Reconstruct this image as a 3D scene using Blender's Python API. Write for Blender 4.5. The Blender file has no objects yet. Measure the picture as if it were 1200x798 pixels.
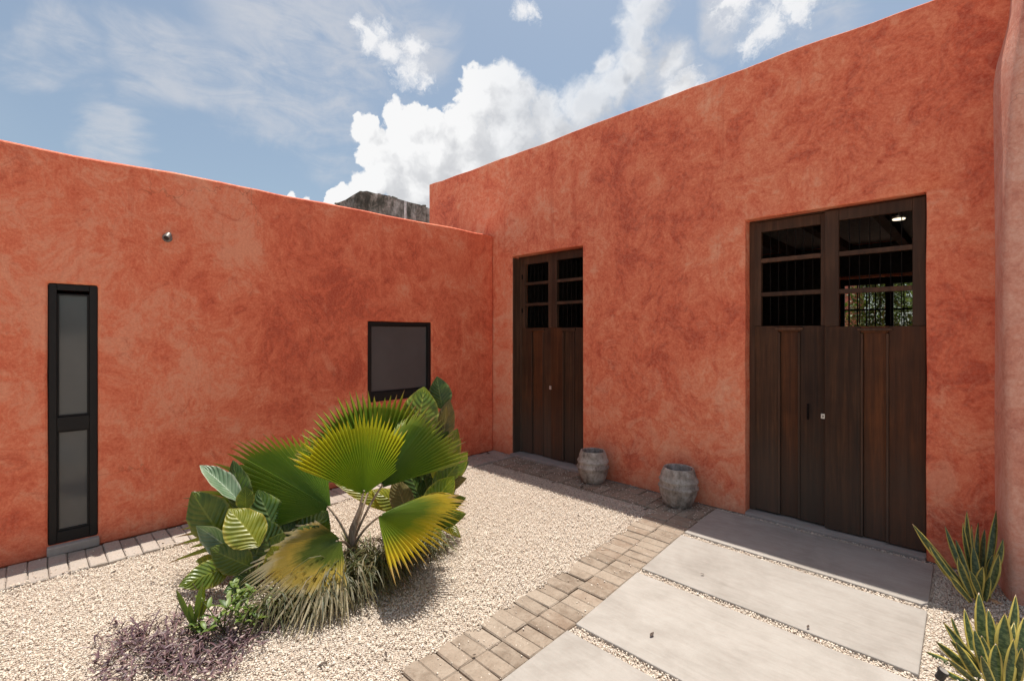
import bpy, bmesh, math, random
import numpy as np
from mathutils import Vector, Matrix, noise

# ------------------------------------------------------------------ camera
S = bpy.context.scene
COL = S.collection
FPX, CXP, HYP, CAMH = 559.0, 600.0, 390.0, 1.6      # photo calibration (1200 px wide)
YAW = math.radians(134.74)
FW = Vector((math.cos(YAW), math.sin(YAW), 0))
RT = Vector((math.sin(YAW), -math.cos(YAW), 0))
CAM = Vector((4.743, -4.424, CAMH))
cd = bpy.data.cameras.new("camera"); cam = bpy.data.objects.new("camera", cd); COL.objects.link(cam)
cam.location = CAM
cam.rotation_euler = (math.radians(90), 0, YAW - math.radians(90))
cd.sensor_fit = 'HORIZONTAL'; cd.sensor_width = 36.0; cd.lens = FPX / 1200 * 36
cd.shift_y = -0.0075
cd.clip_start = 0.02; cd.clip_end = 3000
S.camera = cam

def at(px, py, Y):            # survey point: bearing and height angle from the camera station at range Y
    return CAM + FW * Y + RT * ((px - CXP) * Y / FPX) + Vector((0, 0, -(py - HYP) / FPX * Y))
def gp(px, py, z=0.0):        # ground point
    return at(px, py, (CAMH - z) * FPX / (py - HYP))
def raydir(px, py):
    return (FW + RT * ((px - CXP) / FPX) + Vector((0, 0, -(py - HYP) / FPX))).normalized()

# ------------------------------------------------------------------ light
SUNV = Vector((-0.080, 0.185, 1)).normalized()
SUN_STRENGTH, SKY_STRENGTH, EXPOSURE = 2.9, 0.064, 1.03
sl = bpy.data.lights.new("sun", 'SUN'); so = bpy.data.objects.new("sun", sl); COL.objects.link(so)
sl.energy = SUN_STRENGTH; sl.angle = math.radians(0.5); sl.color = (1, 0.95, 0.87)
so.rotation_euler = (-SUNV).to_track_quat('-Z', 'Y').to_euler()
S.view_settings.view_transform = 'Standard'; S.view_settings.look = 'None'
S.view_settings.exposure = EXPOSURE; S.view_settings.gamma = 1
S.view_settings.use_curve_mapping = False

# ---------------------------------------------------------------- node helper
class NT:
    def __init__(s, tree): s.t = tree; s.n = tree.nodes; s.l = tree.links
    def new(s, typ, **kw):
        n = s.n.new(typ)
        for k, v in kw.items(): setattr(n, k, v)
        return n
    def put(s, sock, v):
        if v is None: return
        if isinstance(v, bpy.types.NodeSocket): s.l.new(v, sock)
        else:
            if sock.type == 'RGBA' and len(v) == 3: v = (*v, 1)
            sock.default_value = v
    def math(s, op, a, b=None, c=None, clamp=False):
        n = s.new('ShaderNodeMath', operation=op); n.use_clamp = clamp
        s.put(n.inputs[0], a); s.put(n.inputs[1], b)
        if c is not None: s.put(n.inputs[2], c)
        return n.outputs[0]
    def vmath(s, op, a, b=None, scale=None):
        n = s.new('ShaderNodeVectorMath', operation=op)
        s.put(n.inputs[0], a)
        if b is not None: s.put(n.inputs[1], b)
        if scale is not None: s.put(n.inputs['Scale'], scale)
        return n.outputs['Value'] if op in ('DISTANCE', 'LENGTH', 'DOT_PRODUCT') else n.outputs[0]
    def mapr(s, v, a, b, c=0.0, d=1.0, smooth=True):
        n = s.new('ShaderNodeMapRange'); n.clamp = True
        n.interpolation_type = 'SMOOTHSTEP' if smooth else 'LINEAR'
        s.put(n.inputs['Value'], v)
        for k, x in zip(('From Min', 'From Max', 'To Min', 'To Max'), (a, b, c, d)): s.put(n.inputs[k], x)
        return n.outputs['Result']
    def noise(s, vec, scale, detail=4, rough=0.55, dist=0.0, out='Fac'):
        n = s.new('ShaderNodeTexNoise'); s.put(n.inputs['Vector'], vec)
        n.inputs['Scale'].default_value = scale; n.inputs['Detail'].default_value = detail
        n.inputs['Roughness'].default_value = rough; n.inputs['Distortion'].default_value = dist
        return n.outputs[out]
    def voro(s, vec, scale, feature='F1', out='Distance', smooth=None):
        n = s.new('ShaderNodeTexVoronoi', feature=feature); s.put(n.inputs['Vector'], vec)
        n.inputs['Scale'].default_value = scale
        if smooth is not None: n.inputs['Smoothness'].default_value = smooth
        return n.outputs[out]
    def mix(s, f, a, b, mode='MIX'):
        n = s.new('ShaderNodeMix', data_type='RGBA', blend_type=mode); n.clamp_factor = True
        s.put(n.inputs[0], f); s.put(n.inputs[6], a); s.put(n.inputs[7], b)
        return n.outputs[2]
    def ramp(s, f, pts):
        n = s.new('ShaderNodeValToRGB'); s.put(n.inputs[0], f); e = n.color_ramp.elements
        while len(e) < len(pts): e.new(0.5)
        for el, (p, c) in zip(e, pts): el.position = p; el.color = (*c, 1) if len(c) == 3 else c
        return n.outputs[0]
    def scaled(s, vec, sc):
        n = s.new('ShaderNodeMapping'); s.put(n.inputs['Vector'], vec); n.inputs['Scale'].default_value = sc
        return n.outputs[0]

# ------------------------------------------------------------------ sky
W = bpy.data.worlds.new("World"); S.world = W; W.use_nodes = True
W.node_tree.nodes.clear()
w = NT(W.node_tree)
def blob_group(name, blobs):
    g = bpy.data.node_groups.new(name, 'ShaderNodeTree')
    g.interface.new_socket('Vector', in_out='INPUT', socket_type='NodeSocketVector')
    g.interface.new_socket('Value', in_out='OUTPUT', socket_type='NodeSocketFloat')
    t = NT(g); gi = t.new('NodeGroupInput'); go = t.new('NodeGroupOutput')
    acc = None
    for px, py, r in blobs:
        c = raydir(px, py); rr = (raydir(px + r * .7, py - r * .7) - c).length
        d = t.vmath('DISTANCE', gi.outputs[0], tuple(c))
        v = t.math('MULTIPLY_ADD', d, -1 / rr, 1.0)
        if acc is None: acc = v
        else:
            n = t.new('ShaderNodeMath', operation='SMOOTH_MAX')
            t.put(n.inputs[0], acc); t.put(n.inputs[1], v); n.inputs[2].default_value = 0.22
            acc = n.outputs[0]
    g.links.new(acc, go.inputs[0])
    return g
HARD = [(425, 148, 22), (418, 140, 14), (440, 178, 34), (468, 142, 24), (492, 140, 26), (512, 150, 24), (470, 180, 40), (450, 208, 34),
        (505, 185, 48), (545, 165, 45), (565, 95, 30), (590, 92, 28), (560, 120, 34), (600, 120, 44), (640, 135, 40), (545, 205, 48),
        (600, 165, 55), (655, 155, 44), (690, 120, 44), (715, 98, 34), (705, 75, 18), (745, 45, 40), (760, 15, 46), (735, 75, 40),
        (775, -15, 50), (785, 70, 34), (800, 105, 30), (525, 206, 22), (400, 233, 16), (338, 234, 11), (352, 240, 10), (388, 238, 13), (425, 228, 26), (480, 220, 40),
        (935, -12, 34)]
WISP = [(500, 96, 22), (480, 80, 30), (458, 64, 32), (438, 44, 26), (448, 34, 22), (487, 52, 22), (420, 30, 18), (618, 8, 22), (624, 18, 12), (900, 40, 40), (930, 15, 45), (880, 62, 24), (800, 100, 40), (860, 5, 40)]
SOFT = [(350, 20, 90), (360, 90, 70), (370, 140, 60), (330, 150, 40), (290, 130, 44), (240, 95, 60), (180, 70, 60), (400, 60, 70),
        (470, 60, 60), (420, 10, 80), (760, 110, 60), (820, 95, 40), (870, 20, 50), (120, 160, 40), (60, 60, 50), (650, 180, 60), (940, 20, 70)]
gh, gs, gw_ = blob_group("cumulus", HARD), blob_group("veil", SOFT), blob_group("wisp", WISP)
tc = w.new('ShaderNodeTexCoord')
D0 = w.vmath('NORMALIZE', tc.outputs['Generated'])
def billow(vec, sc, det):
    return w.math('ABSOLUTE', w.math('MULTIPLY_ADD', w.noise(vec, sc, det, 0.5), 2.0, -1.0))
wob = w.vmath('SUBTRACT', w.noise(D0, 9.0, 4, 0.55, out='Color'), (0.5, 0.5, 0.5))
P0 = w.vmath('ADD', D0, w.vmath('SCALE', wob, scale=0.070))
wob2 = w.vmath('SUBTRACT', w.noise(D0, 48.0, 6, 0.62, out='Color'), (0.5, 0.5, 0.5))
P1 = w.vmath('ADD', P0, w.vmath('SCALE', wob2, scale=0.022))
def cumulus_density(p):
    gnode = w.new('ShaderNodeGroup'); gnode.node_tree = gh; w.put(gnode.inputs[0], p)
    return w.math('MULTIPLY_ADD', billow(p, 44.0, 4), 0.30, w.math('MULTIPLY_ADD', billow(p, 16.0, 3), 0.55, w.math('ADD', gnode.outputs[0], -0.24)))
d1 = cumulus_density(P1)
lightdir = (Vector((0, 0, 1)) * 0.030 - RT * 0.034)
d2 = cumulus_density(w.vmath('ADD', P1, tuple(lightdir)))
grad = w.math('SUBTRACT', d1, d2)
rightsoft = w.mapr(w.vmath('DOT_PRODUCT', D0, tuple(RT)), -0.12, 0.16)          # the cumulus frays and greys to the right
lit = w.mapr(grad, -0.40, 0.60)
core = w.mapr(d1, 0.05, 0.85)
bright = w.math('SUBTRACT', w.math('MULTIPLY_ADD', lit, 0.95, 0.28), w.math('MULTIPLY', core, w.math('MULTIPLY_ADD', rightsoft, 0.36, 0.16)))
ccol = w.mix(bright, (0.58, 0.59, 0.62), (1.0, 1.0, 1.0))
fray = w.noise(D0, 11.0, 8, 0.68, 0.4)
alpha = w.mapr(w.math('MULTIPLY_ADD', w.math('SUBTRACT', fray, 0.5), w.math('MULTIPLY_ADD', rightsoft, 0.9, 0.25), d1), w.math('MULTIPLY', rightsoft, -0.18), w.math('MULTIPLY_ADD', rightsoft, 0.42, 0.16))
# thin veil
vw = w.vmath('SUBTRACT', w.noise(D0, 4.5, 6, 0.6, 0.6, out='Color'), (0.5, 0.5, 0.5))
pv = w.vmath('ADD', D0, w.vmath('SCALE', vw, scale=0.22))
gv = w.new('ShaderNodeGroup'); gv.node_tree = gs; w.put(gv.inputs[0], pv)
streak = w.noise(w.scaled(D0, (3, 3, 9)), 3.0, 7, 0.62, 0.8)
veil = w.math('MULTIPLY', w.mapr(gv.outputs[0], -0.30, 0.50), w.mapr(w.math('MULTIPLY_ADD', w.noise(P0, 5.0, 7, 0.62, 0.3), 0.55, w.math('MULTIPLY', streak, 0.5)), 0.36, 0.66))
wn = w.new('ShaderNodeGroup'); wn.node_tree = gw_; w.put(wn.inputs[0], P1)
wispf = w.noise(w.vmath('ADD', P0, w.vmath('SCALE', wob2, scale=0.05)), 20.0, 8, 0.70, 0.5)
wisp = w.mapr(w.math('ADD', wn.outputs[0], w.math('MULTIPLY', w.math('SUBTRACT', wispf, 0.5), 2.6)), 0.10, 0.95)
# the same kind of sky over the rest of the dome
cvec = raydir(600, 150)
away = w.mapr(w.vmath('DOT_PRODUCT', D0, tuple(cvec)), 0.75, 0.45)
zz = w.new('ShaderNodeSeparateXYZ'); w.put(zz.inputs[0], D0)
zc = w.math('MAXIMUM', zz.outputs[2], 0.06)
cz = w.new('ShaderNodeCombineXYZ'); w.put(cz.inputs[0], w.math('ADD', zc, 0.25)); w.put(cz.inputs[1], w.math('ADD', zc, 0.25)); w.put(cz.inputs[2], 1.0)
proj = w.vmath('DIVIDE', D0, cz.outputs[0])
oth = w.noise(proj, 1.6, 8, 0.58, 0.2)
other = w.math('MULTIPLY', w.mapr(oth, 0.52, 0.66), away)
sky = w.new('ShaderNodeTexSky', sky_type='NISHITA')
sky.sun_disc = False
sky.sun_elevation = math.asin(SUNV.z); sky.sun_rotation = math.atan2(SUNV.x, SUNV.y)
sky.air_density = 1.0; sky.dust_density = 2.4; sky.ozone_density = 0.8
CW = 7.3                                            # cloud radiance on the scale of the sky texture
base = w.mix(0.20, w.mix(1.0, sky.outputs[0], (0.94, 1.02, 0.985), 'MULTIPLY'), (4.1, 4.35, 4.7))
base = w.mix(w.math('MULTIPLY', veil, 0.66), base, (5.15, 5.2, 5.45))
base = w.mix(w.math('MULTIPLY', other, 0.8), base, (6.2, 6.3, 6.5))
base = w.mix(w.math('MULTIPLY', wisp, 0.92), base, (CW * 0.97, CW * 0.97, CW * 0.98))
cl = w.vmath('SCALE', ccol, scale=CW)
final = w.mix(w.math('MULTIPLY', alpha, w.math('MULTIPLY_ADD', rightsoft, -0.22, 0.98)), base, cl)
bg = w.new('ShaderNodeBackground'); w.put(bg.inputs['Color'], final); bg.inputs['Strength'].default_value = SKY_STRENGTH
wo = w.new('ShaderNodeOutputWorld'); w.l.new(bg.outputs[0], wo.inputs[0])

# ------------------------------------------------------------------ materials
def mat(name, rough=0.8, spec=0.5):
    m = bpy.data.materials.new(name); m.use_nodes = True
    t = NT(m.node_tree); b = m.node_tree.nodes['Principled BSDF']
    b.inputs['Roughness'].default_value = rough; b.inputs['Specular IOR Level'].default_value = spec
    return m, t, b
def bump(t, b, h, strength, dist, prev=None):
    n = t.new('ShaderNodeBump'); n.inputs['Strength'].default_value = strength; n.inputs['Distance'].default_value = dist
    t.put(n.inputs['Height'], h)
    if prev is not None: t.l.new(prev, n.inputs['Normal'])
    t.l.new(n.outputs[0], b.inputs['Normal']); return n.outputs[0]
def objvec(t): return t.new('ShaderNodeTexCoord').outputs['Object']

def make_stucco(name, dark, mid, light, pale, seed, low_bounce=0.03):
    m, t, b = mat(name, 0.72, 0.35)
    v = t.vmath('ADD', objvec(t), (seed, seed * 0.7, seed * 0.3))
    wv = t.vmath('SUBTRACT', t.noise(v, 1.7, 3, 0.5, out='Color'), (0.5, 0.5, 0.5))
    vd = t.vmath('ADD', v, t.vmath('SCALE', wv, scale=0.5))
    big = t.noise(v, 0.55, 3, 0.5)
    n1 = t.noise(vd, 2.1, 6, 0.62, 0.4)
    n2 = t.noise(vd, 6.5, 7, 0.66, 1.1)
    n3 = t.noise(t.scaled(vd, (1, 1, 0.35)), 13.0, 6, 0.7, 0.8)
    trowel = t.noise(t.scaled(vd, (1.0, 1.0, 1.9)), 6.5, 8, 0.76, 0.9)
    f = t.math('ADD', t.math('MULTIPLY', n1, 0.50), t.math('MULTIPLY', n2, 0.30))
    f = t.math('ADD', f, t.math('MULTIPLY', big, 0.40)); f = t.math('ADD', f, t.math('MULTIPLY', n3, 0.18))
    f = t.math('ADD', f, t.math('MULTIPLY', trowel, 0.22))
    n4 = t.noise(vd, 21.0, 7, 0.72, 0.15)
    f = t.math('ADD', f, t.math('MULTIPLY', t.math('SUBTRACT', n4, 0.5), 0.26))
    f = t.mapr(f, 0.66, 0.92, 0, 1, False)
    c = t.ramp(f, [(0.0, dark), (0.33, mid), (0.62, light), (1.0, pale)])
    red = t.mapr(t.noise(vd, 3.4, 8, 0.74, 0.9), 0.56, 0.68)
    c = t.mix(t.math('MULTIPLY', red, 0.55), c, dark)
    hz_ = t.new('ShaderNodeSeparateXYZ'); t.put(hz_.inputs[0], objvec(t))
    wear_bounce = t.mapr(t.math('ADD', t.noise(vd, 4.4, 8, 0.76, 0.6), t.mapr(hz_.outputs[2], 2.0, 0.2, 0.0, low_bounce)), 0.55, 0.71)  # pale wear patches, plus ground-bounce brightening painted in towards the base
    c = t.mix(t.math('MULTIPLY', wear_bounce, 0.56), c, pale)
    fine = t.mapr(t.noise(v, 55, 6, 0.78), 0.34, 0.68)
    c = t.mix(0.28, c, t.mix(fine, dark, pale))
    pits = t.mapr(t.voro(v, 26.0), 0.055, 0.02)
    pits = t.math('MULTIPLY', pits, t.mapr(t.noise(v, 3.0, 3), 0.52, 0.62))
    c = t.mix(t.math('MULTIPLY', pits, 0.5), c, dark)
    run = t.noise(t.scaled(v, (5, 5, 0.22)), 1.6, 6, 0.66)
    c = t.mix(t.math('MULTIPLY', t.mapr(run, 0.56, 0.72), 0.30), c, dark)
    ck = t.voro(t.vmath('ADD', v, t.vmath('SCALE', t.noise(v, 3.0, 5, 0.6, out='Color'), scale=0.6)), 0.55, 'DISTANCE_TO_EDGE')
    crack = t.math('MULTIPLY', t.mapr(ck, 0.0045, 0.0015), t.mapr(t.noise(v, 0.9, 3), 0.52, 0.60))
    c = t.mix(t.math('MULTIPLY', crack, 0.28), c, (0.16, 0.03, 0.018))
    # splash-stain near the ground and water marks under the parapet
    sx = t.new('ShaderNodeSeparateXYZ'); t.put(sx.inputs[0], objvec(t))
    low = t.mapr(t.math('ADD', sx.outputs[2], t.math('MULTIPLY', t.math('SUBTRACT', n1, 0.5), 0.5)), 0.16, 0.0)
    c = t.mix(t.math('MULTIPLY', low, 0.16), c, (0.40, 0.085, 0.04))
    t.put(b.inputs['Base Color'], c)
    h = t.math('ADD', t.math('MULTIPLY', trowel, 0.6), t.math('MULTIPLY', n2, 0.5))
    n_ = bump(t, b, h, 0.55, 0.022)
    h2 = t.math('ADD', t.noise(v, 90, 5, 0.7), t.math('MULTIPLY', n3, 0.9))
    bump(t, b, t.math('SUBTRACT', h2, pits), 0.45, 0.005, n_)
    return m
STUCCO = make_stucco("terracotta_stucco", (0.49, 0.064, 0.027), (0.71, 0.124, 0.053), (0.83, 0.205, 0.096), (0.87, 0.345, 0.20), 3.0)
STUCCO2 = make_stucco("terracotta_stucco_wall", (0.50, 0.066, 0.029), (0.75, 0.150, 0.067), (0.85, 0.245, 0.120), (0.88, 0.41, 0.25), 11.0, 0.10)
STUCCO3 = make_stucco("faded_stucco", (0.54, 0.17, 0.11), (0.70, 0.29, 0.195), (0.77, 0.385, 0.275), (0.82, 0.51, 0.40), 23.0)
PINK = make_stucco("pink_stucco", (0.50, 0.18, 0.14), (0.58, 0.24, 0.19), (0.62, 0.28, 0.22), (0.70, 0.38, 0.32), 31.0)

def make_wood(name, c0, c1, c2, rough=0.62):
    m, t, b = mat(name, rough, 0.22)
    oi = t.new('ShaderNodeObjectInfo')
    v = t.vmath('ADD', objvec(t), t.vmath('SCALE', t.new('ShaderNodeCombineXYZ').outputs[0], scale=1.0))
    off = t.new('ShaderNodeCombineXYZ'); t.put(off.inputs[0], t.math('MULTIPLY', oi.outputs['Random'], 13.0)); t.put(off.inputs[2], t.math('MULTIPLY', oi.outputs['Random'], 7.0))
    v = t.vmath('ADD', v, off.outputs[0])
    g = t.noise(t.scaled(v, (40, 40, 1.6)), 1.0, 6, 0.65, 0.4)
    g2 = t.noise(t.scaled(v, (9, 9, 0.9)), 1.0, 4, 0.6, 0.8)
    blot = t.noise(v, 2.2, 4, 0.6)
    f = t.math('ADD', t.math('MULTIPLY', g, 0.5), t.math('MULTIPLY', g2, 0.35)); f = t.math('ADD', f, t.math('MULTIPLY', blot, 0.35))
    c = t.ramp(t.mapr(f, 0.40, 0.82, 0, 1, False), [(0, c0), (0.5, c1), (1, c2)])
    sx = t.new('ShaderNodeSeparateXYZ'); t.put(sx.inputs[0], objvec(t))
    dust = t.math('MULTIPLY', t.mapr(t.math('ADD', sx.outputs[2], t.math('MULTIPLY', blot, 0.4)), 1.15, 0.25), 0.52)
    c = t.mix(dust, c, (0.100, 0.078, 0.060))
    hv = t.new('ShaderNodeHueSaturation'); t.put(hv.inputs['Color'], c); t.put(hv.inputs['Value'], t.math('MULTIPLY_ADD', oi.outputs['Random'], 0.5, 0.78))
    t.put(b.inputs['Base Color'], hv.outputs[0])
    t.put(b.inputs['Roughness'], t.mapr(g2, 0.3, 0.7, rough - 0.12, rough + 0.15, False))
    bump(t, b, g, 0.4, 0.004)
    return m
WOOD = make_wood("dark_door_wood", (0.018, 0.008, 0.005), (0.058, 0.026, 0.013), (0.135, 0.058, 0.026))
WOODRED = make_wood("reddish_door_wood", (0.030, 0.011, 0.005), (0.092, 0.032, 0.012), (0.20, 0.066, 0.022))
FRAMEWOOD = make_wood("frame_wood", (0.030, 0.015, 0.009), (0.072, 0.035, 0.020), (0.135, 0.066, 0.038))

def simple(name, col, rough=0.6, metal=0.0, var=0.25, sc=18, bmp=0.2, spec=0.5):
    m, t, b = mat(name, rough, spec)
    v = objvec(t); n = t.noise(v, sc, 5, 0.6)
    k0 = tuple(x * (1 - var) for x in col); k1 = tuple(min(1, x * (1 + var)) for x in col)
    t.put(b.inputs['Base Color'], t.mix(t.mapr(n, 0.3, 0.7), k0, k1))
    b.inputs['Metallic'].default_value = metal
    if bmp: bump(t, b, n, bmp, 0.003)
    return m
FRAME = simple("dark_metal_frame", (0.009, 0.007, 0.0065), 0.55, 0, 0.15, 18, 0.2, 0.3)
GLASS = simple("shaded_window_glass", (0.076, 0.080, 0.080), 0.08, 0, 0.10, 2, 0)
IRON = simple("iron_bar", (0.010, 0.007, 0.006), 0.9, 0, 0.25, 18, 0.2, 0.1)
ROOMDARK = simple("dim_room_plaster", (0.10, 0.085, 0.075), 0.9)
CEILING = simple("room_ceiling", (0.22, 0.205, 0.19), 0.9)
STEEL = simple("worn_metal", (0.55, 0.53, 0.50), 0.35, 0.6)
BLACK = simple("black_plastic", (0.018, 0.018, 0.02), 0.4)
PALEPIPE = simple("pale_pipe", (0.65, 0.65, 0.63), 0.5)
SOIL = simple("potting_soil", (0.03, 0.022, 0.017), 0.95, 0, 0.5, 60, 0.8)

def concrete(name, c0, c1, c2, rnd=True, bm=0.25):
    m, t, b = mat(name, 0.82, 0.35)
    oi = t.new('ShaderNodeObjectInfo')
    off = t.new('ShaderNodeCombineXYZ'); t.put(off.inputs[0], t.math('MULTIPLY', oi.outputs['Random'], 31.0)); t.put(off.inputs[1], t.math('MULTIPLY', oi.outputs['Random'], 17.0))
    v = t.vmath('ADD', objvec(t), off.outputs[0])
    n1 = t.noise(v, 2.3, 5, 0.6, 0.5); n2 = t.noise(v, 9, 6, 0.68, 0.3); n3 = t.noise(v, 120, 4, 0.7)
    brush = t.noise(t.scaled(v, (1.2, 7, 1)), 4, 5, 0.65, 0.6)
    f = t.math('ADD', t.math('MULTIPLY', n1, 0.5), t.math('MULTIPLY', n2, 0.3)); f = t.math('ADD', f, t.math('MULTIPLY', brush, 0.3))
    c = t.ramp(t.mapr(f, 0.36, 0.76, 0, 1, False), [(0, c0), (0.5, c1), (1, c2)])
    stain = t.mapr(t.noise(v, 1.1, 6, 0.66, 0.8), 0.52, 0.72)
    c = t.mix(t.math('MULTIPLY', stain, 0.60), c, c0)
    scuff = t.mapr(t.noise(t.scaled(v, (3, 14, 1)), 3.0, 7, 0.7, 1.0), 0.60, 0.74)
    c = t.mix(t.math('MULTIPLY', scuff, 0.35), c, tuple(min(1, x * 1.18) for x in c2))
    sp = t.mapr(t.voro(v, 42.0), 0.09, 0.03)
    sp = t.math('MULTIPLY', sp, t.mapr(t.noise(v, 5, 2), 0.5, 0.62))
    c = t.mix(t.math('MULTIPLY', sp, 0.35), c, tuple(x * 0.45 for x in c0))
    c = t.mix(t.math('MULTIPLY', t.mapr(n3, 0.3, 0.75), 0.18), c, c0)
    if rnd:
        hv = t.new('ShaderNodeHueSaturation'); t.put(hv.inputs['Color'], c); t.put(hv.inputs['Value'], t.math('MULTIPLY_ADD', oi.outputs['Random'], 0.12, 0.94)); c = hv.outputs[0]
    t.put(b.inputs['Base Color'], c)
    n_ = bump(t, b, n2, bm, 0.006); bump(t, b, n3, 0.35, 0.002, n_)
    return m
SLAB = concrete("pale_concrete", (0.262, 0.232, 0.202), (0.355, 0.322, 0.287), (0.415, 0.384, 0.348))
SILL = concrete("sill_concrete", (0.24, 0.21, 0.19), (0.34, 0.30, 0.27), (0.42, 0.38, 0.34))

def make_paver(name, cols, blotch):
    m, t, b = mat(name, 0.85, 0.3)
    oi = t.new('ShaderNodeObjectInfo'); r = oi.outputs['Random']
    off = t.new('ShaderNodeCombineXYZ'); t.put(off.inputs[0], t.math('MULTIPLY', r, 57.0)); t.put(off.inputs[1], t.math('MULTIPLY', r, 91.0))
    v = t.vmath('ADD', objvec(t), off.outputs[0])
    n1 = t.noise(v, 14, 5, 0.65, 0.6); n2 = t.noise(v, 60, 5, 0.72); n0 = t.noise(v, 5, 3, 0.5)
    c = t.ramp(r, [(i / (len(cols) - 1), k) for i, k in enumerate(cols)])
    c = t.mix(t.mapr(n0, 0.42, 0.62), c, t.mix(0.6, c, blotch))
    c = t.mix(t.math('MULTIPLY', t.mapr(n1, 0.35, 0.7), 0.5), c, (0.40, 0.33, 0.26))
    c = t.mix(t.math('MULTIPLY', t.mapr(n2, 0.48, 0.72), 0.5), c, (0.12, 0.09, 0.066))
    t.put(b.inputs['Base Color'], c)
    n_ = bump(t, b, n1, 0.4, 0.006); bump(t, b, n2, 0.5, 0.003, n_)
    return m
PAVER = make_paver("tan_paver", [(0.155, 0.113, 0.080), (0.25, 0.19, 0.14), (0.185, 0.135, 0.096), (0.33, 0.265, 0.205), (0.21, 0.145, 0.10), (0.28, 0.21, 0.155)], (0.32, 0.255, 0.195))
PAVERPALE = make_paver("pale_paver", [(0.29, 0.245, 0.21), (0.41, 0.36, 0.315), (0.34, 0.285, 0.245), (0.45, 0.40, 0.355)], (0.43, 0.375, 0.325))

def make_gravel():
    m, t, b = mat("gravel_ground", 0.95, 0.2)
    v = objvec(t)
    cell = t.voro(v, 95.0, out='Color'); dist = t.voro(v, 95.0)
    sx = t.new('ShaderNodeSeparateColor'); t.put(sx.inputs[0], cell)
    c = t.ramp(sx.outputs[0], [(0, (0.46, 0.375, 0.29)), (0.3, (0.58, 0.495, 0.405)), (0.6, (0.64, 0.56, 0.475)), (0.85, (0.68, 0.61, 0.535)), (1, (0.51, 0.41, 0.32))])
    c = t.mix(t.mapr(dist, 0.45, 0.85), c, (0.36, 0.28, 0.22))
    big = t.noise(v, 1.6, 5, 0.6)
    c = t.mix(t.math('MULTIPLY', t.mapr(big, 0.45, 0.7), 0.25), c, (0.40, 0.32, 0.26))
    t.put(b.inputs['Base Color'], c)
    bump(t, b, t.math('SUBTRACT', 1.0, dist), 0.9, 0.012)
    return m
GROUND = make_gravel()
def make_stone_mat():
    m, t, b = mat("gravel_stone", 0.85, 0.25)
    g = t.new('ShaderNodeNewGeometry'); r = g.outputs['Random Per Island']
    c = t.ramp(r, [(0, (0.60, 0.49, 0.38)), (0.2, (0.72, 0.62, 0.505)), (0.42, (0.77, 0.685, 0.58)), (0.6, (0.71, 0.60, 0.485)), (0.78, (0.80, 0.73, 0.64)), (0.92, (0.64, 0.51, 0.40)), (0.975, (0.42, 0.33, 0.26)), (1.0, (0.24, 0.19, 0.16))])
    n = t.noise(objvec(t), 220, 3, 0.6)
    t.put(b.inputs['Base Color'], t.mix(t.math('MULTIPLY', t.mapr(n, 0.35, 0.7), 0.25), c, (0.48, 0.40, 0.33)))
    return m
STONE = make_stone_mat()

def leafmat(name, build, rough=0.42, trans=0.35, spec=0.5):
    m, t, b = mat(name, rough, spec)
    uv = t.new('ShaderNodeUVMap').outputs[0]
    sx = t.new('ShaderNodeSeparateXYZ'); t.put(sx.inputs[0], uv)
    oi = t.new('ShaderNodeObjectInfo')
    c, h = build(t, sx.outputs[0], sx.outputs[1], objvec(t), oi.outputs['Random'])
    t.put(b.inputs['Base Color'], c)
    if h is not None: bump(t, b, h, 0.5, 0.004)
    if trans:
        tr = t.new('ShaderNodeBsdfTranslucent'); t.put(tr.inputs['Color'], t.mix(1.0, c, (1.25, 1.2, 0.55), 'MULTIPLY'))
        mx = t.new('ShaderNodeMixShader'); mx.inputs[0].default_value = trans
        t.l.new(b.outputs[0], mx.inputs[1]); t.l.new(tr.outputs[0], mx.inputs[2])
        out = m.node_tree.nodes['Material Output']; t.l.new(mx.outputs[0], out.inputs['Surface'])
    return m
def fan_build(g_in, g_mid, tip_c, end_c, y0, y1):
    def f(t, u, v, ov, r):
        n = t.noise(ov, 9, 4, 0.6); seg = t.noise(t.scaled(t.new('ShaderNodeUVMap').outputs[0], (46, 0.6, 1)), 1.0, 2)
        vv = t.math('ADD', v, t.math('MULTIPLY', t.math('SUBTRACT', n, 0.5), 0.28)); vv = t.math('ADD', vv, t.math('MULTIPLY', t.math('SUBTRACT', seg, 0.5), 0.30))
        edge = t.math('MULTIPLY', t.math('ABSOLUTE', t.math('SUBTRACT', u, 0.5)), 0.30)
        vv = t.math('ADD', vv, t.math('SUBTRACT', edge, 0.05))
        c = t.ramp(vv, [(0.0, g_in), (y0 * 0.75, g_mid), (y0, g_mid), (y1, tip_c), (min(0.985, y1 + 0.10), tip_c), (min(1.0, y1 + 0.26), end_c)])
        c = t.mix(t.math('MULTIPLY', seg, 0.20), c, g_in)
        spot = t.mapr(t.noise(ov, 60, 4, 0.7), 0.60, 0.72)
        c = t.mix(t.math('MULTIPLY', spot, 0.30), c, (0.20, 0.15, 0.05))
        tipb = t.math('MULTIPLY', t.mapr(v, 0.90, 1.0), t.mapr(seg, 0.42, 0.60))
        c = t.mix(t.math('MULTIPLY', tipb, 0.8), c, (0.24, 0.15, 0.07))
        st = t.noise(t.scaled(t.new('ShaderNodeUVMap').outputs[0], (330, 2.0, 1)), 1.0, 2)
        return c, st
    return f
FANA = leafmat("palm_frond_bright", fan_build((0.125, 0.215, 0.012), (0.215, 0.305, 0.014), (0.52, 0.47, 0.016), (0.56, 0.47, 0.10), 0.52, 0.90), 0.38, 0.40)
FANB = leafmat("palm_frond_green", fan_build((0.050, 0.110, 0.012), (0.115, 0.195, 0.016), (0.26, 0.29, 0.022), (0.34, 0.22, 0.09), 0.66, 0.97), 0.36, 0.30)
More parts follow.
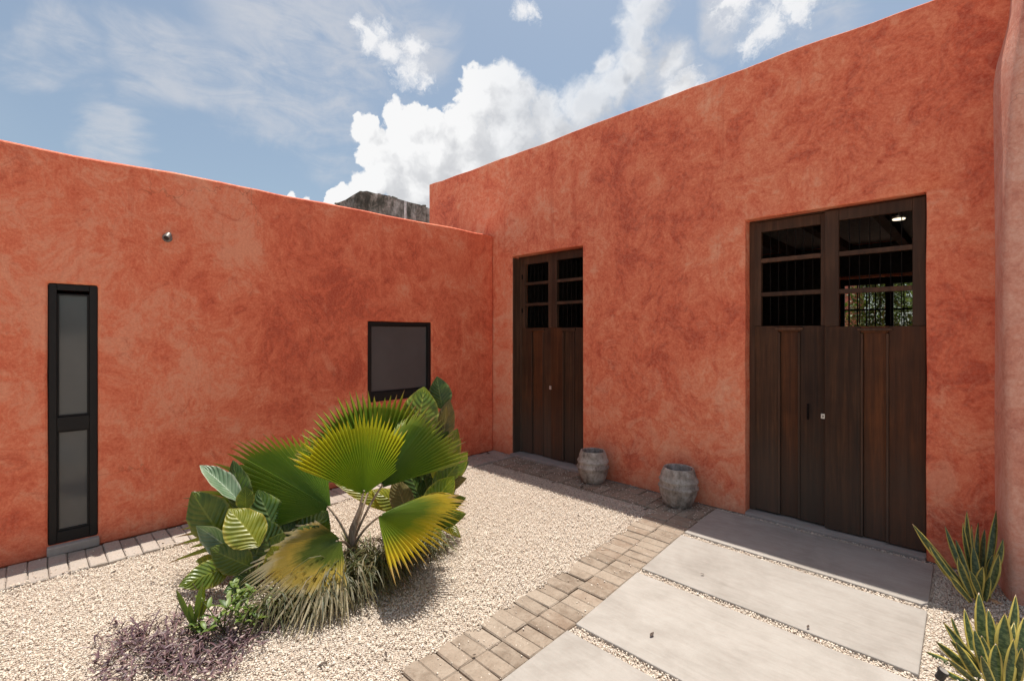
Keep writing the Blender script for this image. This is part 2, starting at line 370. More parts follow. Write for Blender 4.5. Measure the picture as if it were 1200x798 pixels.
FANC = leafmat("palm_frond_yellowing", fan_build((0.10, 0.17, 0.014), (0.17, 0.235, 0.014), (0.52, 0.39, 0.02), (0.50, 0.33, 0.12), 0.52, 0.82), 0.42, 0.35)
FAND = leafmat("palm_frond_dry", fan_build((0.040, 0.075, 0.010), (0.12, 0.16, 0.016), (0.56, 0.42, 0.09), (0.76, 0.67, 0.48), 0.30, 0.46), 0.55, 0.30)
def broad_build(c0, c1, vein, edge):
    def f(t, u, v, ov, r):
        n = t.noise(ov, 11, 5, 0.6)
        c = t.mix(t.mapr(n, 0.35, 0.68), c0, c1)
        au = t.math('ABSOLUTE', t.math('SUBTRACT', u, 0.5))
        rib = t.math('SINE', t.math('MULTIPLY', t.math('SUBTRACT', v, t.math('MULTIPLY', au, 0.55)), 62.0))
        ribm = t.mapr(rib, 0.55, 1.0)
        c = t.mix(t.math('MULTIPLY', ribm, t.math('MULTIPLY', n, 0.45)), c, vein)
        blem = t.mapr(t.noise(ov, 34, 5, 0.72), 0.60, 0.74)
        c = t.mix(t.math('MULTIPLY', blem, 0.45), c, (0.15, 0.115, 0.035))
        mid = t.mapr(au, 0.035, 0.012)
        c = t.mix(t.math('MULTIPLY', mid, 0.8), c, vein)
        e = t.mapr(t.math('ADD', au, t.math('MULTIPLY', t.math('SUBTRACT', n, 0.5), 0.18)), 0.40, 0.50)
        c = t.mix(t.math('MULTIPLY', e, 0.7), c, edge)
        hv = t.new('ShaderNodeHueSaturation'); t.put(hv.inputs['Color'], c); t.put(hv.inputs['Value'], t.math('MULTIPLY_ADD', r, 0.4, 0.8))
        return hv.outputs[0], rib
    return f
BROAD = leafmat("broad_leaf_green", broad_build((0.080, 0.140, 0.012), (0.165, 0.215, 0.015), (0.25, 0.30, 0.04), (0.32, 0.31, 0.05)), 0.34, 0.28)
BROADY = leafmat("broad_leaf_yellow_green", broad_build((0.16, 0.185, 0.013), (0.25, 0.25, 0.015), (0.34, 0.34, 0.06), (0.38, 0.30, 0.05)), 0.36, 0.35)
BROADD = leafmat("broad_leaf_deep_green", broad_build((0.032, 0.070, 0.011), (0.072, 0.118, 0.014), (0.12, 0.17, 0.04), (0.17, 0.20, 0.06)), 0.32, 0.22)
BROADS = leafmat("broad_leaf_pale", broad_build((0.10, 0.175, 0.09), (0.17, 0.25, 0.15), (0.34, 0.42, 0.30), (0.46, 0.50, 0.38)), 0.4, 0.3)
BROADO = leafmat("broad_leaf_olive_brown", broad_build((0.13, 0.11, 0.03), (0.19, 0.15, 0.045), (0.26, 0.20, 0.08), (0.24, 0.17, 0.08)), 0.55, 0.25)
def snake_build(t, u, v, ov, r):
    au = t.math('ABSOLUTE', t.math('SUBTRACT', u, 0.5)); n = t.noise(ov, 26, 4, 0.6)
    band = t.noise(t.scaled(t.new('ShaderNodeUVMap').outputs[0], (2.2, 24, 1)), 1.0, 4, 0.65, 0.9)
    c = t.mix(t.mapr(band, 0.42, 0.60), (0.036, 0.060, 0.016), (0.120, 0.150, 0.050))
    c = t.mix(t.mapr(t.math('ADD', au, t.math('MULTIPLY', t.math('SUBTRACT', n, 0.5), 0.12)), 0.30, 0.35), c, (0.50, 0.40, 0.085))
    c = t.mix(t.mapr(v, 0.955, 0.985), c, (0.22, 0.13, 0.06))
    return c, None
SNAKE = leafmat("snake_plant_leaf", snake_build, 0.36, 0.12)
def blade_build(c0, c1, c2):
    def f(t, u, v, ov, r):
        g = t.new('ShaderNodeNewGeometry'); k = g.outputs['Random Per Island']
        c = t.ramp(k, [(0, c0), (0.5, c1), (1, c2)])
        return t.mix(t.math('MULTIPLY', t.mapr(v, 0.7, 1.0), 0.35), c, (0.22, 0.16, 0.085)), None
    return f
DRYBLADE = leafmat("dry_grass_blade", blade_build((0.036, 0.052, 0.011), (0.085, 0.080, 0.026), (0.19, 0.145, 0.072)), 0.55, 0.25)
STRIPEBLADE = leafmat("striped_grass_blade", blade_build((0.09, 0.12, 0.035), (0.22, 0.23, 0.11), (0.40, 0.36, 0.22)), 0.5, 0.25)
PURPLE = leafmat("purple_leaf", blade_build((0.055, 0.026, 0.038), (0.125, 0.066, 0.080), (0.30, 0.19, 0.18)), 0.5, 0.15)
HERB = leafmat("herb_leaf", blade_build((0.055, 0.11, 0.018), (0.12, 0.19, 0.03), (0.24, 0.30, 0.09)), 0.45, 0.3)
DARKLEAF = leafmat("garden_leaf", blade_build((0.04, 0.085, 0.02), (0.075, 0.13, 0.03), (0.12, 0.17, 0.05)), 0.5, 0.35)
DEAD = simple("dead_leaf", (0.075, 0.050, 0.036), 0.8, 0, 0.4, 60)
STALK = simple("plant_stalk", (0.19, 0.15, 0.085), 0.6, 0, 0.3, 30)
GSTALK = simple("green_stalk", (0.10, 0.13, 0.035), 0.5, 0, 0.3, 30)
def make_petiole():
    m, t, b = mat("palm_petiole", 0.5, 0.4)
    v = objvec(t); n = t.noise(t.scaled(v, (60, 60, 3)), 1, 4, 0.6)
    t.put(b.inputs['Base Color'], t.ramp(t.mapr(n, 0.3, 0.7, 0, 1, False), [(0, (0.22, 0.14, 0.095)), (0.5, (0.42, 0.31, 0.225)), (1, (0.58, 0.47, 0.36))]))
    bump(t, b, n, 0.4, 0.003); return m
PETIOLE = make_petiole()
def make_potmat():
    m, t, b = mat("weathered_pot", 0.9, 0.25)
    v = objvec(t); n1 = t.noise(v, 9, 6, 0.68, 0.5); n2 = t.noise(v, 45, 5, 0.72); st = t.noise(t.scaled(v, (22, 22, 2.2)), 1, 5, 0.6)
    sx = t.new('ShaderNodeSeparateXYZ'); t.put(sx.inputs[0], v)
    f = t.math('ADD', t.math('MULTIPLY', n1, 0.6), t.math('MULTIPLY', st, 0.4))
    c = t.ramp(t.mapr(f, 0.34, 0.68, 0, 1, False), [(0, (0.10, 0.078, 0.062)), (0.36, (0.29, 0.24, 0.20)), (1, (0.60, 0.54, 0.48))])
    mid = t.math('MULTIPLY', t.mapr(sx.outputs[2], 0.20, 0.225), t.mapr(sx.outputs[2], 0.285, 0.262))
    c = t.mix(t.math('MULTIPLY', mid, 0.45), c, (0.46, 0.42, 0.37))
    c = t.mix(t.math('MULTIPLY', t.mapr(n2, 0.5, 0.72), 0.55), c, (0.055, 0.045, 0.038))
    t.put(b.inputs['Base Color'], c)
    n_ = bump(t, b, n1, 0.6, 0.012); bump(t, b, n2, 0.6, 0.005, n_); return m
POT = make_potmat()
def make_mould():
    m, t, b = mat("mould_stained_masonry", 0.95, 0.2)
    v = objvec(t); n1 = t.noise(v, 1.9, 7, 0.7, 0.6); n2 = t.noise(t.scaled(v, (3, 3, 1)), 2.4, 7, 0.72)
    f = t.math('ADD', t.math('MULTIPLY', n1, 0.55), t.math('MULTIPLY', n2, 0.45))
    t.put(b.inputs['Base Color'], t.ramp(t.mapr(f, 0.36, 0.66, 0, 1, False), [(0, (0.045, 0.043, 0.037)), (0.35, (0.10, 0.097, 0.082)), (0.55, (0.24, 0.225, 0.20)), (1, (0.62, 0.59, 0.55))]))
    bump(t, b, f, 0.8, 0.06); return m
MOULD = make_mould()
def emit(name, col, s):
    m = bpy.data.materials.new(name); m.use_nodes = True; b = m.node_tree.nodes['Principled BSDF']
    b.inputs['Emission Color'].default_value = (*col, 1); b.inputs['Emission Strength'].default_value = s; return m
LAMPLIT = emit("lit_lamp", (1, 0.84, 0.60), 0.9)

# ------------------------------------------------------------------ mesh helpers
def link(o, parent=None):
    COL.objects.link(o)
    if parent is not None: o.parent = parent
    return o
def obj(name, bm, m, parent=None, smooth=None, bevel=None):
    me = bpy.data.meshes.new(name); bm.to_mesh(me); bm.free()
    me.materials.append(m)
    if smooth is not None:
        me.polygons.foreach_set('use_smooth', [True] * len(me.polygons))
        if smooth < 180: me.set_sharp_from_angle(angle=math.radians(smooth))
    o = bpy.data.objects.new(name, me); link(o, parent)
    if bevel:
        md = o.modifiers.new("bevel", 'BEVEL'); md.width = bevel; md.segments = 2; md.limit_method = 'ANGLE'; md.angle_limit = math.radians(40)
    return o
def tag(o, label=None, cat=None, group=None, kind=None):
    if label: o['label'] = label
    if cat: o['category'] = cat
    if group: o['group'] = group
    if kind: o['kind'] = kind
    return o
def empty(name, loc=(0, 0, 0), **kw):
    o = bpy.data.objects.new(name, None); o.location = loc; o.empty_display_size = 0.1; link(o); tag(o, **kw); return o
def box(bm, x0, x1, y0, y1, z0, z1):
    v = [bm.verts.new((x, y, z)) for x in (x0, x1) for y in (y0, y1) for z in (z0, z1)]
    for f in ((0, 1, 3, 2), (4, 6, 7, 5), (0, 4, 5, 1), (2, 3, 7, 6), (0, 2, 6, 4), (1, 5, 7, 3)):
        bm.faces.new([v[i] for i in f])
def bx(name, m, parent, *a, bevel=0.004):
    bm = bmesh.new(); box(bm, *a); return obj(name, bm, m, parent, bevel=bevel)
def tube(bm, pts, radii, n=7, cap=True):
    rings = []; prev = None
    for i, p in enumerate(pts):
        d = (pts[min(i + 1, len(pts) - 1)] - pts[max(i - 1, 0)]).normalized()
        a = d.cross(Vector((0.31, 0.2, 0.93)) if abs(d.z) < 0.95 else Vector((1, 0, 0))).normalized()
        if prev is not None:
            a = (prev - d * prev.dot(d)).normalized()
        prev = a; b = d.cross(a)
        rings.append([bm.verts.new(p + (a * math.cos(k * 2 * math.pi / n) + b * math.sin(k * 2 * math.pi / n)) * radii[i]) for k in range(n)])
    for r0, r1 in zip(rings, rings[1:]):
        for k in range(n): bm.faces.new((r0[k], r0[(k + 1) % n], r1[(k + 1) % n], r1[k]))
    if cap:
        bm.faces.new(rings[0][::-1]); bm.faces.new(rings[-1])
def bez(a, b, c, n):
    return [a * (1 - t) ** 2 + b * 2 * t * (1 - t) + c * t * t for t in [i / (n - 1) for i in range(n)]]
def ribbon(bm, uvl, spine, widths, side, cols=2, cup=0.0, wave=None):
    """leaf or blade: cross rows along a spine, cup > 0 folds the sides up; uv = (across, along)"""
    rows = []; n = len(spine)
    for i, p in enumerate(spine):
        d = (spine[min(i + 1, n - 1)] - spine[max(i - 1, 0)]).normalized()
        s = (side - d * side.dot(d)).normalized(); nn = s.cross(d)
        row = []
        for k in range(cols + 1):
            u = k / cols * 2 - 1; wd = widths[i]
            off = s * (u * wd * 0.5) + nn * (cup * abs(u) ** 1.3 * wd * 0.5)
            if wave: off += nn * wave(i / (n - 1), u) * wd
            row.append((bm.verts.new(p + off), (u * 0.5 + 0.5, i / (n - 1))))
        rows.append(row)
    for r0, r1 in zip(rows, rows[1:]):
        for k in range(cols):
            q = (r0[k], r0[k + 1], r1[k + 1], r1[k])
            f = bm.faces.new([x[0] for x in q])
            for lp, x in zip(f.loops, q): lp[uvl].uv = x[1]
def newbm():
    bm = bmesh.new(); return bm, bm.loops.layers.uv.new("UVMap")
def breaks(lo, hi, step, extra=()):
    pts = sorted(set([lo, hi] + [e for e in extra if lo < e < hi])); out = [pts[0]]
    for a, b in zip(pts, pts[1:]):
        k = max(1, round((b - a) / step)); out += [a + (b - a) * i / k for i in range(1, k + 1)]
    return out
def plaster_wall(name, m, parent, origin, sdir, ndir, s0, s1, z1, thick, holes=(), step=0.16, amp=0.006, top_amp=0.017, z0=0.0, bevel=0.016, end_fn=None):
    """upright plaster wall: s runs along sdir, ndir points to the front; holes = (s0, s1, z0, z1)"""
    ss = breaks(s0, s1, step, [h[i] for h in holes for i in (0, 1)]); zs = breaks(z0, z1, step, [h[i] for h in holes for i in (2, 3)])
    hs = {h[i] for h in holes for i in (0, 1)}; hz = {h[i] for h in holes for i in (2, 3)}
    bm = bmesh.new(); V = {}
    def vert(i, j, lay):
        k = (i, j, lay)
        if k not in V:
            s, z = ss[i], zs[j]
            p = origin + sdir * s
            q = noise.noise(Vector((s * 0.9, z * 0.9, lay * 5.0 + s0))) + 0.5 * noise.noise(Vector((s * 2.7, z * 2.7, lay * 9.0 + s0)))
            near = any(abs(s - a) < 0.02 for a in hs) and any(abs(z - a) < 0.02 for a in hz)
            dz = top_amp * (noise.noise(Vector((s * 1.3, 7.7, s0))) + 0.6 * noise.noise(Vector((s * 5.1, 3.3, s0)))) if j == len(zs) - 1 else 0
            p = p + ndir * (amp * q - thick * lay) + Vector((0, 0, z + dz))
            if (s in hs or z in hz) and not near:
                p += (sdir * noise.noise(Vector((s, z * 4, 1.0))) + Vector((0, 0, 1)) * noise.noise(Vector((s * 4, z, 2.0)))) * 0.004
            V[k] = bm.verts.new(p)
        return V[k]
    def solid(i, j):
        if not (0 <= i < len(ss) - 1 and 0 <= j < len(zs) - 1): return False
        cs, cz_ = (ss[i] + ss[i + 1]) / 2, (zs[j] + zs[j + 1]) / 2
        return not any(h[0] < cs < h[1] and h[2] < cz_ < h[3] for h in holes)
    for i in range(len(ss) - 1):
        for j in range(len(zs) - 1):
            if not solid(i, j): continue
            bm.faces.new((vert(i, j, 0), vert(i + 1, j, 0), vert(i + 1, j + 1, 0), vert(i, j + 1, 0)))
            bm.faces.new((vert(i, j, 1), vert(i, j + 1, 1), vert(i + 1, j + 1, 1), vert(i + 1, j, 1)))
            for (di, dj, a, b) in ((-1, 0, (i, j + 1), (i, j)), (1, 0, (i + 1, j), (i + 1, j + 1)), (0, -1, (i, j), (i + 1, j)), (0, 1, (i + 1, j + 1), (i, j + 1))):
                if not solid(i + di, j + dj):
                    bm.faces.new((vert(*b, 0), vert(*a, 0), vert(*a, 1), vert(*b, 1)))
    bmesh.ops.recalc_face_normals(bm, faces=bm.faces)
    return obj(name, bm, m, parent, smooth=35, bevel=bevel)
X, Y, Z = Vector((1, 0, 0)), Vector((0, 1, 0)), Vector((0, 0, 1))

# ------------------------------------------------------------------ ground
bm = bmesh.new()
for a in ((-400, 400),):
    v = [bm.verts.new(p) for p in ((-400, -400, -0.012), (400, -400, -0.012), (400, 400, -0.012), (-400, 400, -0.012))]
    bm.faces.new(v)
ground = tag(obj("ground", bm, GROUND), kind='structure')

# ------------------------------------------------------------------ buildings
HR, HL = 3.925, 2.915
rb = empty("tall_building", (1.8, 0, 0), label="tall terracotta plaster building with two dark double doors", cat="building")
def rel(o, par):                     # keep world placement under a parent that sits away from the origin
    o.matrix_parent_inverse = Matrix.Translation(par.location).inverted(); return o
D1 = (0.36, 1.494, -0.01, 2.597); D2 = (3.247, 4.452, -0.01, 2.590)
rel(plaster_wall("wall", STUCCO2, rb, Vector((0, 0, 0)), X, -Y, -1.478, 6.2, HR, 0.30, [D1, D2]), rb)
BACK = 5.6
RO = (2.93, 4.12, 0.05, 2.54)        # rear opening to the garden
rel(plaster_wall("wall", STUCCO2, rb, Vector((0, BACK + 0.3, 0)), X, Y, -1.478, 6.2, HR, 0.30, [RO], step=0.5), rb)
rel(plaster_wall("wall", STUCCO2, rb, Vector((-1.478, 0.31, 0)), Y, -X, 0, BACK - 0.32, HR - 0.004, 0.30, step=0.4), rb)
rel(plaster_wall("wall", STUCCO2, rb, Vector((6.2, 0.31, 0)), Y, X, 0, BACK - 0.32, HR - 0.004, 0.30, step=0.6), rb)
for nm, mm, a in (("roof", SILL, (-1.17, 5.89, 0.31, BACK - 0.01, 3.30, 3.55)), ("ceiling", CEILING, (-1.17, 5.89, 0.31, BACK - 0.01, 3.12, 3.295))):
    rel(bx(nm, mm, rb, *a, bevel=None), rb)
for k in range(9):
    rel(bx("ceiling_beam", FRAMEWOOD, rb, -0.9 + k * 0.78, -0.78 + k * 0.78, 0.32, BACK - 0.02, 2.99, 3.117, bevel=0.006), rb)
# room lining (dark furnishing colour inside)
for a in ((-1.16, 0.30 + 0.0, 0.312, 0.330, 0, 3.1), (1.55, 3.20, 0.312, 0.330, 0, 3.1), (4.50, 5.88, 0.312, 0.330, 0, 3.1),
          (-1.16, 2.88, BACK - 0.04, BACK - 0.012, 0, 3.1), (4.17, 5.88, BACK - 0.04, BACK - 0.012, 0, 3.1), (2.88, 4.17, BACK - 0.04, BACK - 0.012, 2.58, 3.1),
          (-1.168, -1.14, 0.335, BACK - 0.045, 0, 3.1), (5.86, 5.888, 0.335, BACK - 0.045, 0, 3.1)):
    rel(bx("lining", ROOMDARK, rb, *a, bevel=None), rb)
tag(bx("room_floor", SILL, None, -1.17, 5.89, 0.005, BACK + 0.3, -0.10, 0.028, bevel=None), kind='structure')

def door_leaf(x0, x1, z0, z1, yf, wx0, wx1, wz0, wz1, bars, px0, px1, woods, name_extra=None):
    """leaf with an open barred upper light and three vertical boards below; yf = front face"""
    th = 0.045; W0, W1, W2 = woods
    bm = bmesh.new()
    box(bm, x0, wx0, yf, yf + th, wz0 - 0.02, z1); box(bm, wx1, x1, yf, yf + th, wz0 - 0.02, z1)
    box(bm, wx0, wx1, yf + .001, yf + th, wz1, z1 - 0.001)
    lf = rel(obj("door_leaf", bm, FRAMEWOOD, rb, bevel=0.004), rb)
    def sub(nm, m_, *a, bevel=0.003):
        o = bx(nm, m_, None, *a, bevel=bevel); o.parent = lf; return o
    I = lf
    # lower boards
    zt = wz0 - 0.022
    sub("plank", W0, x0, px0 - 0.020, yf + .002, yf + th, z0, zt)
    sub("plank", W1, px0 - 0.003, px1 + 0.003, yf + 0.020, yf + th - .001, z0, zt - 0.030)
    sub("plank", W2, px1 + 0.020, x1, yf + .002, yf + th, z0, zt)
    sub("moulding", FRAMEWOOD, px0 - 0.019, px0 - 0.004, yf - 0.006, yf + th - .002, z0 + .002, zt - 0.056)
    sub("moulding", FRAMEWOOD, px1 + 0.004, px1 + 0.019, yf - 0.006, yf + th - .002, z0 + .002, zt - 0.056)
    sub("plank", W1, px0 - 0.019, px1 + 0.019, yf + 0.003, yf + th, zt - 0.050, zt)
    sub("ledge", FRAMEWOOD, px0 - 0.040, px1 + 0.040, yf - 0.016, yf + 0.004, zt - 0.034, zt - 0.016)
    for zb in bars:
        sub("glazing_bar", FRAMEWOOD, wx0 - .001, wx1 + .001, yf + 0.004, yf + 0.036, zb - 0.018, zb + 0.018)
    bm = bmesh.new(); n = max(5, round((wx1 - wx0) / 0.062))
    for k in range(1, n):
        xx = wx0 + (wx1 - wx0) * k / n
        tube(bm, [Vector((xx, yf + 0.040, wz0 - 0.01)), Vector((xx, yf + 0.040, wz1 + 0.01))], [0.0034, 0.0034], 6)
    o = obj("window_bars", bm, IRON, None, smooth=40); o.parent = lf
    sub("kick_rail", W0, x0 + .004, x1 - .004, yf + th, yf + th + 0.012, z0 + .02, z0 + 0.14)
    return lf, sub
# door nearest the corner
l1, s1 = door_leaf(0.415, 0.922, 0.045, 2.575, 0.125, 0.475, 0.872, 1.685, 2.490, (2.235, 1.965), 0.605, 0.775, (WOOD, WOODRED, WOOD))
l2, s2 = door_leaf(0.926, 1.462, 0.045, 2.575, 0.112, 1.020, 1.418, 1.685, 2.490, (2.235, 1.965), 1.13, 1.27, (WOODRED, WOOD, WOOD))
s2("lock_plate", STEEL, 0.905, 0.935, 0.104, 0.111, 0.90, 0.945, bevel=0.002)
s1("hinge", IRON, 0.424, 0.438, 0.112, 0.126, 2.30, 2.36, bevel=0.002)
s1("hinge", IRON, 0.424, 0.438, 0.112, 0.126, 1.86, 1.92, bevel=0.002)
# wide door
l3, s3 = door_leaf(3.290, 3.838, 0.045, 2.572, 0.100, 3.345, 3.795, 1.680, 2.485, (2.232, 1.936), 3.500, 3.628, (WOOD, WOODRED, WOOD))
l4, s4 = door_leaf(3.830, 4.446, 0.040, 2.572, 0.062, 3.925, 4.372, 1.672, 2.487, (2.222, 1.926), 4.085, 4.218, (WOOD, WOODRED, WOODRED))
s3("lock_plate", STEEL, 3.798, 3.829, 0.090, 0.099, 0.905, 0.945, bevel=0.002)
s3("keyhole", BLACK, 3.810, 3.818, 0.0865, 0.0902, 0.918, 0.932, bevel=None)
s3("handle", IRON, 3.700, 3.712, 0.082, 0.099, 0.885, 1.015, bevel=0.004)
for nm, (a0, a1), yy in (("door_frame", (D1[0], D1[1]), 0.135), ("door_frame", (D2[0], D2[1]), 0.112)):
    bm = bmesh.new(); zt = 2.588
    box(bm, a0 + 0.002, a0 + 0.052, yy - .01, yy + 0.10, 0.03, zt - 0.012); box(bm, a1 - 0.036, a1 - 0.002, yy - .01, yy + 0.10, 0.03, zt - 0.012)
    box(bm, a0 + 0.003, a1 - 0.003, yy - .012, yy + 0.098, zt - 0.0115, zt)
    rel(obj(nm, bm, FRAMEWOOD, rb, bevel=0.004), rb)
rel(bx("jamb_lining", FRAMEWOOD, rb, D1[0] + 0.003, D1[0] + 0.022, 0.010, 0.124, 0.037, 2.575), rb)
rel(bx("threshold", SILL, rb, D1[0] - 0.0, D1[1] + 0.02, -0.045, 0.30, -0.05, 0.036, bevel=0.008), rb)
rel(bx("threshold", SILL, rb, D2[0] + 0.002, D2[1] - 0.002, -0.020, 0.30, -0.05, 0.027, bevel=0.008), rb)
# rear opening: dark posts and bars
bm = bmesh.new()
for a in ((2.93, 2.99), (3.56, 3.665), (4.07, 4.12)): box(bm, a[0], a[1], BACK + 0.05, BACK + 0.11, 0.05, 2.535)
box(bm, 2.991, 4.069, BACK + 0.052, BACK + 0.108, 2.42, 2.534)
rw = rel(obj("rear_window", bm, FRAME, rb), rb)
bm = bmesh.new()
for k in range(9): 
    xx = 3.05 + k * 0.125
    if abs(xx - 3.61) > 0.07: box(bm, xx - .008, xx + .008, BACK + 0.07, BACK + 0.086, 0.05, 2.42)
for zz_ in (1.55, 1.98, 1.1): box(bm, 2.99, 4.07, BACK + 0.0875, BACK + 0.10, zz_, zz_ + 0.03)
o = obj("window_bars", bm, IRON, None); o.parent = rw
# lamp in the room ceiling
lc = Vector((4.7433 - 0.128 * 5.25, -4.424 + 1.281 * 5.25, 2.845))
lp = empty("ceiling_lamp", lc, label="small round lit lamp seen through the top light of the wide door", cat="lamp")
lp.scale = (0.7, 0.7, 0.7)
bm = bmesh.new(); bmesh.ops.create_cone(bm, cap_ends=True, segments=24, radius1=0.09, radius2=0.10, depth=0.035, matrix=Matrix.Translation((0, 0, 0.03)))
bmesh.ops.create_cone(bm, cap_ends=True, segments=10, radius1=0.012, radius2=0.012, depth=0.17, matrix=Matrix.Translation((0, 0, 0.13)))
obj("lamp_housing", bm, STEEL, lp, smooth=40)
bm = bmesh.new(); bmesh.ops.create_cone(bm, cap_ends=True, segments=24, radius1=0.08, radius2=0.08, depth=0.012, matrix=Matrix.Translation((0, 0, 0.004)))
obj("diffuser", bm, LAMPLIT, lp)

# lower building on the left
lb = empty("low_building", (0, -4, 0), label="lower terracotta plaster building with a tall slit window and a small square window", cat="building")
LY0 = -9.5
TW = (-4.338, -4.066, 0.075, 1.957); SW = (-1.848, -1.012, 0.84, 1.725)
wl = rel(plaster_wall("wall", STUCCO, lb, Vector((0, 0, 0)), -Y, X, 0.004, -LY0, HL, 0.28, [(-TW[1], -TW[0], TW[2], TW[3]), (-SW[1], -SW[0], SW[2], SW[3])]), lb)
rel(plaster_wall("wall", STUCCO, lb, Vector((-4.6, 0, 0)), -Y, -X, 0.004, -LY0, HL - .05, 0.28, step=0.7), lb)
rel(plaster_wall("wall", STUCCO, lb, Vector((-0.285, LY0, 0)), -X, -Y, 0, 4.03, HL - .004, 0.28, step=0.7), lb)
rel(plaster_wall("wall", STUCCO, lb, Vector((-1.482, -0.29, 0)), -X, Y, 0, 2.83, HL - .008, 0.28, step=0.7), lb)
rel(bx("roof", SILL, lb, -4.31, -0.285, LY0 + 0.285, -0.01, 2.50, 2.66, bevel=None), lb)
def window(a0, a1, z0, z1, fw, panes, depth, fwb=None):
    bm = bmesh.new(); xb, xf = -depth - 0.05, -depth
    fwb = fwb or fw
    box(bm, xb, xf, a0 + .002, a0 + fw, z0 + .002, z1 - .002); box(bm, xb, xf, a1 - fw, a1 - .002, z0 + .002, z1 - .002)
    box(bm, xb, xf - .001, a0 + fw, a1 - fw, z1 - fw, z1 - .003); box(bm, xb, xf - .001, a0 + fw, a1 - fw, z0 + .003, z0 + fwb)
    wn = rel(obj("window", bm, FRAME, lb, bevel=0.004), lb)
    def sub(nm, m_, *a, bevel=0.003):
        o = bx(nm, m_, None, *a, bevel=bevel); o.parent = wn; return o
    for (p0, p1, q0, q1) in panes:
        sub("pane", GLASS, xb + 0.006, xf - 0.024, p0, p1, q0, q1, bevel=None)
        sub("bead", FRAME, xf - 0.026, xf - 0.010, p0, p0 + .012, q0, q1); sub("bead", FRAME, xf - 0.026, xf - 0.010, p1 - .012, p1, q0, q1)
        sub("bead", FRAME, xf - 0.026, xf - 0.012, p0 + .012, p1 - .012, q0, q0 + .012); sub("bead", FRAME, xf - 0.026, xf - 0.012, p0 + .012, p1 - .012, q1 - .012, q1)
    return wn, sub
wt, st_ = window(*TW, 0.048, [(-4.290, -4.114, 0.160, 0.886), (-4.290, -4.114, 0.988, 1.885)], 0.018, 0.085)
st_("transom", FRAME, -0.068, -0.0195, TW[0] + 0.0485, TW[1] - 0.0485, 0.887, 0.987)
st_("sill", SILL, -0.20, 0.045, TW[0] - 0.006, TW[1] + 0.006, 0.012, 0.074, bevel=0.008)
wq, sq = window(*SW, 0.042, [(-1.806, -1.054, 0.940, 1.683)], 0.022, 0.10)

# old building whose stained roofline shows over the low building
ob = empty("old_building", at(450, 390, 14.0) * 1.0, label="old building with a mould stained roofline behind the low wall", cat="building")
ob.location.z = 0
prof = [(385, 246), (397, 238), (405, 234), (412, 229), (420, 225), (430, 224), (440, 227), (452, 229), (466, 233), (480, 237), (492, 240), (505, 245), (540, 252)]
bm = bmesh.new(); front = []; back = []
for px, py in prof:
    p = at(px, py, 13.0)
    for k in range(6):
        pass
    front.append(p); back.append(p + FW * 5.0 + Z * 0.4)
rows = []
NZ = 10
for p, q in zip(front, back):
    col_ = [bm.verts.new(Vector((p.x, p.y, p.z * (k / NZ))) + FW * (0.10 * noise.noise(Vector((p.x * 2, p.z * k / NZ * 2, 1)))) ) for k in range(NZ + 1)]
    rows.append((col_, bm.verts.new(q), bm.verts.new(Vector((q.x, q.y, 0)))))
for (c0, q0, b0), (c1, q1, b1) in zip(rows, rows[1:]):
    for k in range(NZ): bm.faces.new((c0[k], c1[k], c1[k + 1], c0[k + 1]))
    bm.faces.new((c0[-1], c1[-1], q1, q0)); bm.faces.new((q0, q1, b1, b0))
for (c, q, b) in (rows[0], rows[-1]): bm.faces.new(c + [q, b])
bmesh.ops.recalc_face_normals(bm, faces=bm.faces)
rel(obj("wall", bm, MOULD, ob), ob)
bm = bmesh.new()
rr = random.Random(5)
for i in range(7):
    px = rr.uniform(392, 503); 
    for (a, b) in zip(prof, prof[1:]):
        if a[0] <= px <= b[0]: py = a[1] + (b[1] - a[1]) * (px - a[0]) / (b[0] - a[0])
    p = at(px, py, 13.08 + rr.uniform(-.05, .2)); s = rr.uniform(0.03, 0.06)
    bmesh.ops.create_icosphere(bm, subdivisions=1, radius=s, matrix=Matrix.Translation(p) @ Matrix.Diagonal((1.5, 1.2, 0.55, 1)))
for v in bm.verts: v.co += Vector((noise.noise(v.co * 7), noise.noise(v.co * 7 + Vector((9, 0, 0))), noise.noise(v.co * 7 + Vector((0, 9, 0))))) * 0.03
rel(tag(obj("coping_stone", bm, MOULD, ob), kind='stuff'), ob)
pp = at(475, 236, 11.5)
bm = bmesh.new(); tube(bm, [Vector((0, 0, 0)), Vector((0, 0, pp.z))], [0.03, 0.026], 10)
po = obj("vent_pipe", bm, PALEPIPE, smooth=40); po.location = (pp.x, pp.y, 0)
tag(po, "thin pale pipe standing up in front of the stained roofline", "pipe")

